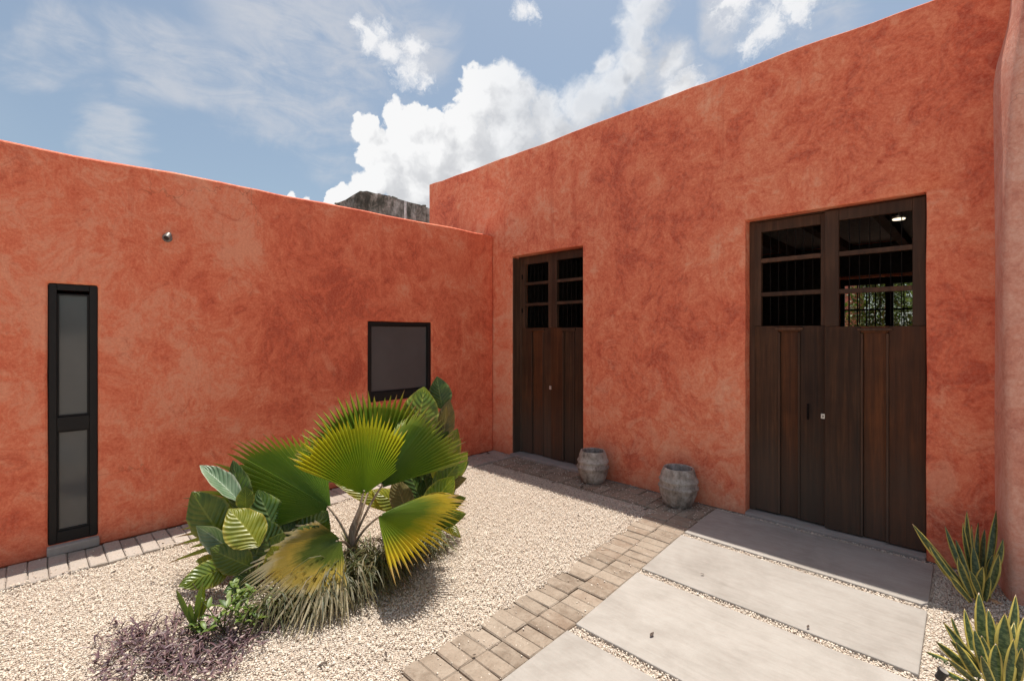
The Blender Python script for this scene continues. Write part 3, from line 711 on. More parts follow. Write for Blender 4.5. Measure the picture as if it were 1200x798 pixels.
# plaster return wall at the right edge
cw = None
bm = bmesh.new()
jz = [0, 0.4, 0.9, 1.4, 2.0, 2.5, 2.9, 3.15, 3.25, 3.33, 3.42, 3.52, 3.62, 3.74, 3.83, 3.95, 4.05]
def lerp(z, tab):
    for (z0, a), (z1, b) in zip(tab, tab[1:]):
        if z <= z1: return a + (b - a) * max(0, (z - z0) / (z1 - z0))
    return tab[-1][1]
A = [(0, 4.786), (2.1, 4.790), (3.1, 4.778), (3.217, 4.780), (3.324, 4.792), (3.426, 4.814), (3.576, 4.848), (3.737, 4.858), (3.95, 4.875), (4.1, 4.89)]
Bt = [(0, 4.846), (1.04, 4.834), (2.06, 4.818), (2.8, 4.838), (3.19, 4.860), (3.48, 4.892), (3.9, 4.93), (4.1, 4.95)]
rows = []
for z in jz:
    ax, bx_ = lerp(z, A), lerp(z, Bt)
    w1 = 0.006 * noise.noise(Vector((z * 2, 0, 0))); w2 = 0.006 * noise.noise(Vector((z * 2, 5, 0)))
    ring = [(ax + w1, 0.02), (ax + (bx_ - ax) * .5 + w2, -0.16), (bx_ - 0.006 + w1, -0.285), (bx_ + 0.008, -0.318), (bx_ + 0.034, -0.332)]
    ring += [(bx_ + 0.034 + (6.3 - bx_) * k / 8, -0.335 + 0.012 * noise.noise(Vector((k * 1.3, z * 1.1, 3)))) for k in range(1, 9)]
    ring += [(6.34, 0.02)]
    rows.append([bm.verts.new((x, y, z)) for x, y in ring])
for r0, r1 in zip(rows, rows[1:]):
    for k in range(len(r0) - 1): bm.faces.new((r0[k], r0[k + 1], r1[k + 1], r1[k]))
bm.faces.new(rows[-1])
bmesh.ops.recalc_face_normals(bm, faces=bm.faces)
rw_ = obj("return_wall", bm, STUCCO3, smooth=180)
tag(rw_, "faded terracotta return wall with rounded corner beside the wide door", "wall")

# round fitting on the low wall
fx = empty("wall_spotlight", (0.0, -3.6385, 2.374), label="small round metal spotlight fixed high on the low terracotta wall", cat="spotlight")
fx.scale = (0.8, 0.8, 0.8)
DULL = simple("dull_metal", (0.20, 0.185, 0.17), 0.45, 0.5)
bm = bmesh.new(); bmesh.ops.create_cone(bm, cap_ends=True, segments=20, radius1=0.045, radius2=0.040, depth=0.014, matrix=Matrix.Translation((0.008, 0, 0)) @ Matrix.Rotation(math.pi / 2, 4, 'Y'))
obj("base_plate", bm, DULL, fx, smooth=40, bevel=0.002)
bm = bmesh.new(); tube(bm, [Vector((0.012, 0, 0)), Vector((0.035, 0.004, 0.004)), Vector((0.050, -0.006, 0.0))], [0.010, 0.010, 0.012], 8)
obj("arm", bm, STEEL, fx, smooth=40)
bm = bmesh.new()
d = Vector((0.55, -0.45, -0.72)).normalized(); c0 = Vector((0.055, -0.004, 0.012))
tube(bm, [c0 - d * 0.030, c0 - d * 0.024, c0 + d * 0.030, c0 + d * 0.038], [0.015, 0.028, 0.031, 0.029], 16)
obj("lamp_head", bm, DULL, fx, smooth=40)
bm = bmesh.new(); tube(bm, [c0 + d * 0.036, c0 + d * 0.0395], [0.024, 0.024], 16); obj("lens", bm, BLACK, fx)

# ------------------------------------------------------------------ paving
R1 = random.Random(11)
def paver_mesh(lx, ly, seed):
    bm = bmesh.new(); r = random.Random(seed); h = 0.055; c = 0.005
    def ring(z, ins): return [bm.verts.new((sx * (lx / 2 - ins) + r.uniform(-.002, .002), sy * (ly / 2 - ins) + r.uniform(-.002, .002), z)) for sx, sy in ((-1, -1), (1, -1), (1, 1), (-1, 1))]
    rs = [ring(-h, 0), ring(-c * 1.3, 0), ring(0, c)]
    for a, b in zip(rs, rs[1:]):
        for k in range(4): bm.faces.new((a[k], a[(k + 1) % 4], b[(k + 1) % 4], b[k]))
    bm.faces.new(rs[-1]); me = bpy.data.meshes.new("paver"); bm.to_mesh(me); bm.free(); return me
MX = [paver_mesh(0.1945, 0.0945, s) for s in range(5)]; MY = [paver_mesh(0.0945, 0.1945, s + 9) for s in range(5)]
for me in MX + MY: me.materials.append(PAVER)
MXP = [m_.copy() for m_ in MX]
for me in MXP: me.materials.clear(); me.materials.append(PAVERPALE)
def edging(name, pts, meshes, bed):
    bm = bmesh.new(); box(bm, *bed); par = tag(obj(name, bm, GROUND), kind='structure')
    for (x, y) in pts:
        o = bpy.data.objects.new("paver", R1.choice(meshes)); link(o, par)
        o.location = (x + R1.uniform(-.002, .002), y + R1.uniform(-.002, .002), 0.010 + R1.uniform(-.004, .005))
        o.rotation_euler = (R1.uniform(-.016, .016), R1.uniform(-.012, .012), R1.uniform(-.018, .018) + (math.pi if R1.random() < .5 else 0))
pts = []
for i in range(57):
    y = -0.055 - i * 0.0985
    pts += [(0.118, y), (0.318, y)]
    if y < -5.4: break
edging("wall_paving", pts, MXP, (0.012, 0.422, -5.75, -0.005, -0.09, -0.010))
pts = [(0.50 + i * 0.0985, yy) for i in range(26) for yy in (-0.135, -0.333)]
edging("door_paving", pts, MY, (0.424, 3.00, -0.440, -0.055, -0.09, -0.0105))
def bandx(y): return 2.60 + (0.0 if y > -0.6 else 0) + 0.135 * min(1.0, max(0, (-y - 0.45) / 1.8)) + 0.03 * max(0, (-y - 2.25))
pts = []
for i in range(31):
    y = -0.49 - i * 0.0985; xb = bandx(y) + 0.02
    pts += [(xb + 0.098, y), (xb + 0.296, y)]
edging("path_paving", pts, MX, (2.60, 3.19, -3.55, -0.442, -0.09, -0.011))
# slabs: left edge follows the paver band
pathbed = bmesh.new(); box(pathbed, 2.97, 4.58, -4.9, -0.022, -0.10, -0.002)
path = tag(obj("path", pathbed, GROUND), kind='structure')
def lx(y): return bandx(y) + 0.02 + 0.402
for (y0, y1) in ((-0.092, -0.765), (-0.828, -1.528), (-1.594, -2.335), (-2.408, -3.10), (-3.20, -3.88), (-3.98, -4.66)):
    bm = bmesh.new(); xs = [lx(y0), 4.495 + 0.02 * (-y0)]; xs2 = [lx(y1), 4.495 + 0.02 * (-y1)]
    t0, b0 = 0.019, -0.06
    n = 10; top0 = []; top1 = []
    for k in range(n + 1):
        u = k / n
        top0.append(bm.verts.new((xs[0] + (xs[1] - xs[0]) * u, y0 + 0.004 * noise.noise(Vector((u * 9, y0, 0))), t0)))
        top1.append(bm.verts.new((xs2[0] + (xs2[1] - xs2[0]) * u, y1 + 0.004 * noise.noise(Vector((u * 9, y1, 4))), t0)))
    for k in range(n): bm.faces.new((top0[k], top1[k], top1[k + 1], top0[k + 1]))
    ext = bmesh.ops.extrude_face_region(bm, geom=bm.faces[:])
    for v in ext['geom']:
        if isinstance(v, bmesh.types.BMVert): v.co.z = b0
    bmesh.ops.recalc_face_normals(bm, faces=bm.faces)
    obj("slab", bm, SLAB, path, bevel=0.006)

# ------------------------------------------------------------------ loose gravel (one mass of stones)
rng = np.random.default_rng(7)
def gravel_points():
    P = []
    N = 420000
    xy = np.column_stack([rng.uniform(0.02, 5.6, N), rng.uniform(-7.0, -0.01, N)])
    d = xy - np.array([CAM.x, CAM.y]); Yc = d @ np.array([FW.x, FW.y]); Xc = d @ np.array([RT.x, RT.y])
    ok = (Yc > 1.45) & (np.abs(Xc) < Yc * 1.45 + 0.5)
    keep = rng.random(N) < np.clip(1.35 - Yc / 7.5, 0.35, 1)
    xy = xy[ok & keep]
    y = xy[:, 1]; x = xy[:, 0]
    bxs = np.array([bandx(v) for v in y]) + 0.02
    spill = rng.random(len(x))
    wob = 0.02 * np.sin(y * 9) + 0.03 * (spill - 0.35) + 0.03 * np.sin(y * 23 + 1)
    inpav_l = (x < 0.415 + wob * 0.8) & (spill < 0.985)
    inpav_d = (y > -0.43 - wob - 0.03) & (x < 3.0) & (spill < 0.92)
    inband = (y < -0.44) & (x > bxs + wob + 0.005) & (x < bxs + 0.405) & (spill < 0.985)
    slab = np.zeros(len(x), bool)
    for (y0, y1) in ((-0.092, -0.765), (-0.828, -1.528), (-1.594, -2.335), (-2.408, -3.10), (-3.20, -3.88), (-3.98, -4.66)):
        slab |= (y < y0 - 0.006) & (y > y1 + 0.006) & (x > bxs + 0.40) & (x < 4.49 + 0.02 * -y) 
    slab &= spill < 0.9985
    sill = (y > -0.024) & (x > 2.9)
    m_ = ~(inpav_l | inpav_d | inband | slab | sill)
    onpav = (inpav_l | inpav_d | inband | slab)
    zoff = np.zeros(len(x))
    gap = (x > bxs + 0.40) & (x < 4.49 - 0.02 * y)
    zoff[gap] = 0.006
    top = ((x < 0.415) | ((y > -0.43) & (x < 3.0)) | ((x > bxs) & (x < bxs + 0.405) & (y < -0.44)))
    zoff[top] = 0.012
    r_ = rng.random(len(x)) ; size = 0.0031 + 0.0042 * r_ ** 2.4
    return np.column_stack([x, y, zoff + size * 0.25])[m_], size[m_]
gpnt, gsz = gravel_points()
gapmask = (gpnt[:, 0] > 3.0)
def stone_shapes(k):
    base = np.array([(-1, -1, -1), (1, -1, -1), (1, 1, -1), (-1, 1, -1), (-1, -1, 1), (1, -1, 1), (1, 1, 1), (-1, 1, 1)], float)
    out = []
    for i in range(k):
        v = base * np.array([1, 1, 1]); v += rng.uniform(-.38, .38, v.shape); v[4:, :2] *= rng.uniform(.45, .85); v[:4, :2] *= rng.uniform(.7, 1)
        v *= np.array([rng.uniform(.8, 1.35), rng.uniform(.65, .95), rng.uniform(.5, .8)]); out.append(v)
    return np.array(out)
SH = stone_shapes(40)
TRI = np.array([(0, 2, 1), (0, 3, 2), (4, 5, 6), (4, 6, 7), (0, 1, 5), (0, 5, 4), (1, 2, 6), (1, 6, 5), (2, 3, 7), (2, 7, 6), (3, 0, 4), (3, 4, 7)])
def stones(name, pos, sz, m_):
    n = len(pos); sh = SH[rng.integers(0, len(SH), n)] * sz[:, None, None] * 0.85
    a = rng.uniform(0, 2 * np.pi, n); tl = rng.normal(0, 0.35, n)
    ca, sa, ct, st = np.cos(a), np.sin(a), np.cos(tl), np.sin(tl)
    x0, y0, z0 = sh[..., 0], sh[..., 1], sh[..., 2]
    y1, z1 = y0 * ct[:, None] - z0 * st[:, None], y0 * st[:, None] + z0 * ct[:, None]
    x2, y2 = x0 * ca[:, None] - y1 * sa[:, None], x0 * sa[:, None] + y1 * ca[:, None]
    v = np.stack([x2, y2, z1], -1) + pos[:, None, :]
    f = (TRI[None] + (np.arange(n) * 8)[:, None, None]).reshape(-1)
    me = bpy.data.meshes.new(name); me.vertices.add(n * 8); me.vertices.foreach_set('co', v.reshape(-1).astype(np.float32))
    nf = n * 12; me.loops.add(nf * 3); me.loops.foreach_set('vertex_index', f.astype(np.int32))
    me.polygons.add(nf); me.polygons.foreach_set('loop_start', np.arange(0, nf * 3, 3, dtype=np.int32))
    me.update(calc_edges=True); me.materials.append(m_)
    o = bpy.data.objects.new(name, me); link(o); return o
tag(stones("gravel", gpnt, gsz, STONE), kind='stuff')
print("stones", len(gpnt))

# ------------------------------------------------------------------ pots
def pot(loc, rot, prof, label, lean=0.0):
    t = empty("stone_pot", loc, label=label, cat="pot", group="weathered pots by the wall"); t.rotation_euler = (lean, 0, rot)
    bm = bmesh.new(); n = 40; rings = []
    for (r, z) in prof:
        rings.append([bm.verts.new(Vector((r * math.cos(k * 2 * math.pi / n), r * math.sin(k * 2 * math.pi / n), z)) * 1.0) for k in range(n)])
    for a, b in zip(rings, rings[1:]):
        for k in range(n): bm.faces.new((a[k], a[(k + 1) % n], b[(k + 1) % n], b[k]))
    bm.faces.new(rings[0][::-1]); bm.faces.new(rings[-1])
    for v in bm.verts:
        q = v.co; s = noise.noise(q * 9 + Vector(loc)) * 0.006 + noise.noise(q * 28 + Vector(loc)) * 0.003
        v.co += Vector((q.x, q.y, 0)).normalized() * s if (q.x or q.y) else Vector()
    obj("pot_body", bm, POT, t, smooth=50)
    bm = bmesh.new(); bmesh.ops.create_circle(bm, cap_ends=True, segments=28, radius=0.108, matrix=Matrix.Translation((0, 0, 0.215)))
    obj("soil", bm, SOIL, t)
    return t
PR = [(0.098, 0.0), (0.116, 0.010), (0.140, 0.065), (0.156, 0.125), (0.161, 0.166), (0.170, 0.176), (0.170, 0.190), (0.161, 0.198), (0.158, 0.235), (0.166, 0.244), (0.164, 0.260), (0.154, 0.268), (0.146, 0.310), (0.132, 0.352), (0.129, 0.362),
      (0.124, 0.366), (0.116, 0.362), (0.112, 0.345), (0.116, 0.30), (0.118, 0.20)]
pot((1.765, -0.190, 0.008), 0.4, [(r * 1.0, z * .92) for r, z in PR], "weathered stone pot beside the corner door")
pot((2.722, -0.200, 0.008), 2.3, [(r * 1.05, z * .95) for r, z in PR], "weathered stone pot beside the pale path slabs", 0.02)

# ------------------------------------------------------------------ fan palm
palm_base = gp(412, 664)
palm = empty("fan_palm", palm_base, label="fan palm with pleated yellow tipped leaves in the planting bed", cat="palm")
def prel(o, par, root):
    o.parent = par; o.matrix_parent_inverse = Matrix.Translation(root.location).inverted(); return o
def fan(hub, tip, edge, A_deg, m_, fold=0.15, droop=0.12, nseg=34, split=0.72, seed=0, asym=1.0, tipdroop=0.10, shade=None):
    H, T, E = at(*hub), at(*tip), at(*edge)
    a = (T - H); Rr = a.length; a.normalize(); s = (E - H); s = (s - a * s.dot(a)).normalized(); n = a.cross(s)
    if n.z < 0 : n = -n
    r = random.Random(seed); bm, uvl = newbm()
    Am = math.radians(A_deg); K = nseg * 2
    rad = [0.03, 0.22, 0.42, 0.60, split, split + 0.12, 0.93, 1.0]
    seglen = [1 + r.uniform(-.10, .05) - (0.16 if r.random() < .07 else 0) for _ in range(nseg)]
    segdr = [r.uniform(0.4, 1.5) for _ in range(nseg)]
    def P(th, rr, pl, sg):
        L = Rr * (0.80 + 0.20 * math.cos(th * 0.75)) * seglen[sg]
        q = rr * L; x = math.cos(th) * q; y = math.sin(th) * q
        z = -fold * abs(math.sin(th)) * q * (1 if th > 0 else asym) - droop * q * q / Rr + pl
        z -= tipdroop * segdr[sg] * max(0, rr - split) ** 2 * Rr * 5
        return H + a * x + s * y + n * z
    def U(th, rr): return (th / (2 * Am) + 0.5, rr)
    for sg in range(nseg):
        th0 = -Am + 2 * Am * sg / nseg; th1 = -Am + 2 * Am * (sg + 1) / nseg; tm = (th0 + th1) / 2
        rows = []
        for rr in rad:
            if rr <= split: f = 1.0
            else: f = max(0.02, 1 - ((rr - split) / (1 - split)) ** 0.85)
            amp = 0.46 * (th1 - th0) * rr * Rr * f
            sg_l = max(0, sg - 1) if rr <= split else sg; 
            ee = []
            for th, pl, sgi in ((tm + (th0 - tm) * f, -amp, sg), (tm, amp, sg), (tm + (th1 - tm) * f, -amp, sg)):
                if rr <= split:
                    sl = 1.0
                    L = Rr * (0.80 + 0.20 * math.cos(th * 0.75)); q = rr * L
                    z = -fold * abs(math.sin(th)) * q * (1 if th > 0 else asym) - droop * q * q / Rr + pl
                    p = H + a * (math.cos(th) * q) + s * (math.sin(th) * q) + n * z
                else:
                    w_ = (rr - split) / (1 - split)
                    L = Rr * (0.80 + 0.20 * math.cos(th * 0.75)) * (1 + (seglen[sg] - 1) * w_); q = rr * L
                    z = -fold * abs(math.sin(th)) * q * (1 if th > 0 else asym) - droop * q * q / Rr + pl - tipdroop * segdr[sg] * (w_ ** 2) * Rr * 0.5
                    p = H + a * (math.cos(th) * q) + s * (math.sin(th) * q) + n * z
                ee.append((bm.verts.new(p), U(th, rr)))
            rows.append(ee)
        for r0, r1 in zip(rows, rows[1:]):
            for k in (0, 1):
                q = (r0[k], r0[k + 1], r1[k + 1], r1[k]); f_ = bm.faces.new([x[0] for x in q])
                for lp_, x in zip(f_.loops, q): lp_[uvl].uv = x[1]
    bmesh.ops.remove_doubles(bm, verts=bm.verts, dist=0.0006)
    fr = prel(obj("frond", bm, m_, None), palm, palm)
    # petiole with costa
    bm = bmesh.new(); base_ = palm_base + Vector((r.uniform(-.02, .02), r.uniform(-.02, .02), 0.10))
    mid = (base_ + H) / 2 + Vector((0, 0, 0.06)) + (base_ - H) * 0.0
    tube(bm, bez(base_, Vector((base_.x * .55 + H.x * .45, base_.y * .55 + H.y * .45, base_.z * .45 + H.z * .55 + 0.035)), H + a * 0.03, 9), [0.011, 0.0105, 0.0095, 0.009, 0.0085, 0.008, 0.0075, 0.007, 0.006], 7)
    obj("petiole", bm, PETIOLE, fr, smooth=60)
    return fr
fan((427, 580, 3.16), (420, 482, 3.36), (487, 560, 3.36), 61, FANA, fold=-0.06, droop=0.08, nseg=38, seed=1, tipdroop=0.02, split=0.80)
fan((388, 596, 3.22), (262, 514, 3.40), (335, 500, 3.62), 46, FANB, fold=0.40, droop=0.08, nseg=32, seed=2, split=0.76, tipdroop=0.04)
fan((400, 632, 2.98), (270, 684, 2.64), (290, 622, 3.02), 78, FAND, fold=0.10, droop=0.10, nseg=40, seed=3, split=0.52, tipdroop=0.24)
fan((440, 560, 3.55), (412, 460, 3.68), (500, 500, 3.68), 76, FANB, fold=-0.06, droop=0.08, nseg=38, seed=4, split=0.78, tipdroop=0.02)
fan((446, 572, 3.28), (502, 480, 3.42), (458, 464, 3.60), 40, FANB, fold=0.42, droop=0.10, nseg=28, seed=5, split=0.78, tipdroop=0.04)
fan((443, 604, 3.08), (532, 590, 2.90), (548, 556, 3.22), 56, FANC, fold=0.18, droop=0.12, nseg=34, seed=6, split=0.74, tipdroop=0.14)
bm = bmesh.new(); r = random.Random(3)
tube(bm, [palm_base + Vector((0, 0, -0.02)), palm_base + Vector((0.0, 0, 0.06)), palm_base + Vector((.004, .004, 0.16)), palm_base + Vector((.01, .006, 0.26)), at(424, 590, 3.2)], [0.040, 0.036, 0.030, 0.023, 0.012], 12)
for v in bm.verts: v.co += Vector((noise.noise(v.co * 40), noise.noise(v.co * 40 + Vector((5, 0, 0))), 0)) * 0.006
prel(obj("trunk", bm, PETIOLE, None, smooth=60), palm, palm)
bm, uvl = newbm()
for k in range(16):                     # dry sheath strips round the trunk foot
    a_ = r.uniform(0, 6.28); p = palm_base + Vector((math.cos(a_), math.sin(a_), 0)) * 0.03 + Vector((0, 0, r.uniform(0.02, 0.16)))
    q = p + Vector((math.cos(a_), math.sin(a_), 0)) * r.uniform(.02, .09) + Vector((0, 0, r.uniform(.01, .14)))
    ribbon(bm, uvl, bez(p, (p + q) / 2 + Vector((0, 0, .05)), q, 5), [0.018, 0.016, 0.012, 0.008, 0.002], Vector((-math.sin(a_), math.cos(a_), 0)), 1)
prel(obj("leaf_sheath", bm, STRIPEBLADE, None), palm, palm)

# ------------------------------------------------------------------ broad-leaved plants
def broad_plant(name, root_pt, leaves, label, seed):
    root = empty(name, root_pt, label=label, cat="plant")
    r = random.Random(seed)
    for (b, t_, w_, m_, cup, arch, tilt) in leaves:
        B, T = at(*b), at(*t_); ax = T - B; L = ax.length
        view = ((B + T) / 2 - CAM).normalized()
        side = ax.cross(view).normalized()
        nrm = side.cross(ax.normalized())
        side = (Matrix.Rotation(tilt, 3, ax.normalized()) @ side)
        up = side.cross(ax.normalized())
        if up.z < 0: up = -up
        sp = bez(B, (B + T) / 2 + up * arch * L, T, 13)
        ph = r.uniform(0, 6)
        W_ = 0.92 * w_ * ((b[2] + t_[2]) / 2) / FPX
        prof_ = [0.06, 0.42, 0.70, 0.88, 0.97, 1.0, 0.985, 0.93, 0.84, 0.70, 0.52, 0.30, 0.03]
        bm, uvl = newbm()
        ribbon(bm, uvl, sp, [W_ * k for k in prof_], side, 8, cup, lambda v, u: 0.045 * math.sin(v * 21 + ph + (2 if u > 0 else 0)) * abs(u) ** 2 + 0.012 * math.sin(v * 55 + ph) * abs(u) ** 3)
        lf = prel(obj("leaf", bm, m_, None, smooth=180), root, root)
        bm = bmesh.new(); tube(bm, bez(root_pt + Vector((r.uniform(-.04, .04), r.uniform(-.04, .04), 0)), (root_pt + B) / 2 + Vector((0, 0, 0.12 * L + 0.03)), B + ax * 0.03, 7), [0.009, 0.008, 0.008, 0.007, 0.006, 0.005, 0.004], 6)
        obj("stalk", bm, GSTALK, lf, smooth=60)
    return root
lp0 = gp(296, 688)
broad_plant("broad_leaf_plant", lp0, [
    ((281, 588, 3.05), (234, 545, 3.10), 27, BROADS, -0.5, 0.08, 0.5),
    ((286, 604, 3.15), (273, 539, 3.22), 30, BROADD, 0.25, 0.05, -0.3),
    ((288, 598, 3.05), (287, 570, 3.05), 22, BROAD, 0.2, 0.05, 0.2),
    ((264, 632, 3.00), (225, 576, 3.00), 52, BROAD, 0.18, 0.10, -0.35),
    ((304, 640, 2.92), (268, 596, 2.98), 50, BROADY, 0.12, 0.12, 0.2),
    ((278, 652, 2.95), (230, 616, 2.92), 34, BROADS, -0.25, 0.10, -0.6),
    ((256, 656, 2.95), (229, 657, 2.88), 15, BROADY, 0.1, 0.10, 0.1),
    ((272, 662, 2.95), (209, 687, 2.74), 34, BROAD, 0.12, 0.16, 0.1),
    ((276, 668, 3.00), (262, 640, 2.92), 30, BROADD, 0.12, 0.10, 0.1),
    ((325, 632, 3.12), (302, 574, 3.18), 44, BROADD, 0.2, 0.08, 0.1),
    ((344, 634, 3.2), (352, 588, 3.3), 40, BROADD, 0.2, 0.08, 0.3),
    ((350, 648, 3.2), (384, 598, 3.2), 46, BROADD, 0.15, 0.08, -0.2),
    ((318, 645, 3.1), (345, 610, 3.2), 38, BROADD, 0.15, 0.08, 0.2),
    ((296, 650, 3.1), (250, 600, 3.2), 40, BROADD, 0.15, 0.08, 0.4),
    ((312, 668, 3.0), (332, 624, 3.05), 44, BROAD, 0.15, 0.10, 0.2), ((342, 656, 3.08), (374, 616, 3.12), 48, BROADD, 0.15, 0.10, -0.2),
    ((300, 676, 2.95), (262, 694, 2.80), 26, BROADD, 0.15, 0.16, 0.1), ((322, 660, 3.02), (300, 606, 3.0), 46, BROADD, 0.12, 0.12, 0.3),
    ((296, 664, 2.92), (246, 642, 2.88), 40, BROAD, 0.12, 0.14, -0.3), ((330, 668, 2.95), (318, 640, 2.92), 34, BROADY, 0.12, 0.10, 0.2),
], "large leaved plant left of the fan palm with paddle shaped leaves", 4)
rp0 = gp(500, 618)
broad_plant("broad_leaf_plant", rp0, [
    ((488, 512, 3.80), (497, 453, 3.92), 48, BROAD, 0.10, 0.10, 0.1),
    ((519, 480, 3.95), (512, 441, 4.00), 30, BROADD, 0.20, 0.10, -0.2),
    ((518, 535, 3.90), (523, 476, 3.90), 20, BROADO, 0.4, 0.04, 0.3),
    ((508, 530, 3.92), (520, 486, 3.95), 26, BROADD, 0.2, 0.08, 0.0),
    ((508, 556, 3.85), (540, 516, 3.85), 30, BROADY, 0.15, 0.10, 0.2),
    ((510, 566, 3.82), (549, 541, 3.78), 26, BROADD, 0.15, 0.16, 0.2),
    ((506, 572, 3.80), (547, 560, 3.75), 22, BROADO, 0.15, 0.16, 0.1),
    ((506, 594, 3.78), (546, 583, 3.68), 24, BROAD, 0.12, 0.18, 0.1),
    ((512, 600, 3.75), (540, 630, 3.56), 18, BROADY, 0.12, 0.2, 0.1),
    ((495, 590, 3.8), (470, 535, 3.9), 34, BROADD, 0.15, 0.08, 0.2),
    ((500, 590, 3.85), (492, 530, 3.95), 38, BROADD, 0.15, 0.08, -0.3),
    ((480, 600, 3.8), (436, 574, 3.75), 30, BROADY, 0.15, 0.14, 0.3),
    ((478, 604, 3.7), (462, 560, 3.75), 30, BROADO, 0.15, 0.1, 0.1),
    ((515, 590, 3.85), (530, 545, 3.9), 28, BROADD, 0.15, 0.1, 0.0),
    ((510, 566, 3.74), (536, 502, 3.78), 34, BROADY, 0.15, 0.1, 0.1), ((508, 580, 3.70), (548, 530, 3.72), 32, BROAD, 0.15, 0.14, 0.2),
    ((500, 612, 3.62), (546, 602, 3.50), 26, BROAD, 0.12, 0.18, 0.1), ((496, 606, 3.6), (532, 558, 3.58), 34, BROAD, 0.15, 0.12, 0.1),
    ((488, 616, 3.55), (522, 628, 3.40), 24, BROADY, 0.12, 0.2, 0.1), ((517, 522, 3.9), (527, 468, 3.95), 26, BROADO, 0.3, 0.05, 0.2),
    ((500, 545, 3.9), (508, 480, 3.98), 40, BROAD, 0.15, 0.08, 0.1), ((498, 560, 3.85), (525, 505, 3.85), 38, BROADD, 0.15, 0.08, -0.2),
    ((470, 600, 3.8), (392, 566, 3.7), 20, BROADY, 0.15, 0.14, 0.3),
], "large leaved plant right of the fan palm below the square window", 9)

# ------------------------------------------------------------------ grass tufts
def tuft(c, n, L, m_, label, seed, bias, group="grass tufts round the palm", wdt=0.0072, rise=0.5):
    r = random.Random(seed); bm, uvl = newbm()
    for k in range(n):
        a_ = r.gauss(0, 1.25) + bias if r.random() < .75 else r.uniform(0, 6.28)
        d = Vector((math.cos(a_), math.sin(a_), 0)); l = L * r.uniform(.55, 1.15)
        b = Vector((r.gauss(0, .035), r.gauss(0, .035), 0)); h = l * r.uniform(.25, .9) * rise * 1.6
        tip = b + d * l * r.uniform(.55, .95); tip.z = max(0.008, h * r.uniform(-.25, .55))
        ctl = b + d * l * r.uniform(.2, .4) + Vector((0, 0, h * 1.55))
        sp = bez(b, ctl, tip, 7); w_ = wdt * r.uniform(.6, 1.3)
        ribbon(bm, uvl, sp, [w_ * .7, w_, w_, w_ * .95, w_ * .8, w_ * .5, w_ * .08], Vector((-d.y, d.x, 0)) + Vector((0, 0, r.uniform(-.3, .3))), 1)
    o = obj("grass_tuft", bm, m_); o.location = c
    tag(o, label, "grass tuft", group); return o
down = math.atan2(-FW.y - 0.5 * RT.y, -FW.x - 0.5 * RT.x)       # blades fall towards the path side
tufts = [(326, 722, 100, .28, DRYBLADE, "low dry grass tuft nearest the purple plants, leftmost of the dry tufts"),
         (362, 714, 110, .30, DRYBLADE, "second dry grass tuft from the left, below the pale frond tips"), (384, 706, 130, .36, DRYBLADE, "third dry grass tuft from the left, drooping over the gravel"),
         (404, 697, 140, .40, DRYBLADE, "dry grass tuft in front of the palm trunk, in the middle of the row"), (426, 688, 140, .40, DRYBLADE, "dry grass tuft just right of the palm trunk, facing the path"),
         (446, 677, 130, .40, DRYBLADE, "dry grass tuft under the middle of the yellowing right frond"), (466, 666, 120, .38, DRYBLADE, "second dry grass tuft from the right end of the row"),
         (398, 676, 90, .34, DRYBLADE, "short dry grass tuft behind the others, against the palm foot"),
         (484, 655, 120, .34, DRYBLADE, "dry grass tuft at the right end of the row, under the yellow edged frond"),
         (506, 644, 100, .28, STRIPEBLADE, "pale striped grass tuft under the large leaves right of the palm"),
         (432, 660, 70, .28, STRIPEBLADE, "short pale grass tuft close beside the palm trunk")]
for i, (px, py, n, L, m_, lb_) in enumerate(tufts):
    tuft(gp(px, py), int(n * 1.5), L, m_, lb_, 100 + i, down + (0.9 if i < 3 else 0.3))

# ------------------------------------------------------------------ purple groundcover, herbs
r = random.Random(77); bm, uvl = newbm()
for k in range(470):
    px = r.uniform(120, 318); py = r.gauss(765, 24)
    lo = 742 - (px - 120) * 0.10 if px < 240 else 726
    if py < lo - 12 or py > 840: continue
    if px > 255 and py > 800 - (px - 255) * 0.9: continue
    if px < 150 and r.random() < .5: continue
    c = gp(px, py); a_ = r.uniform(0, 6.28); d = Vector((math.cos(a_), math.sin(a_), 0)); h = r.uniform(.008, .055)
    e = c + d * r.uniform(.03, .13) + Vector((0, 0, h))
    if r.random() < .4: tube(bm, bez(c, (c + e) / 2 + Vector((0, 0, h * .6)), e, 5), [.0028, .0028, .0024, .002, .0015], 4, False)
    for j in range(r.randint(2, 4)):
        b_ = c.lerp(e, r.uniform(.3, 1)); a2 = r.uniform(0, 6.28); d2 = Vector((math.cos(a2), math.sin(a2), r.uniform(-.1, .7))).normalized(); l = r.uniform(.025, .075)
        ribbon(bm, uvl, bez(b_, b_ + d2 * l * .5 + Vector((0, 0, .012)), b_ + d2 * l, 4), [.003, .009, .007, .001], d2.cross(Z).normalized(), 2, 0.5)
for f in bm.faces: pass
tag(obj("purple_groundcover", bm, PURPLE), kind='stuff', label="low purple groundcover sprawling over the gravel at the front of the bed")
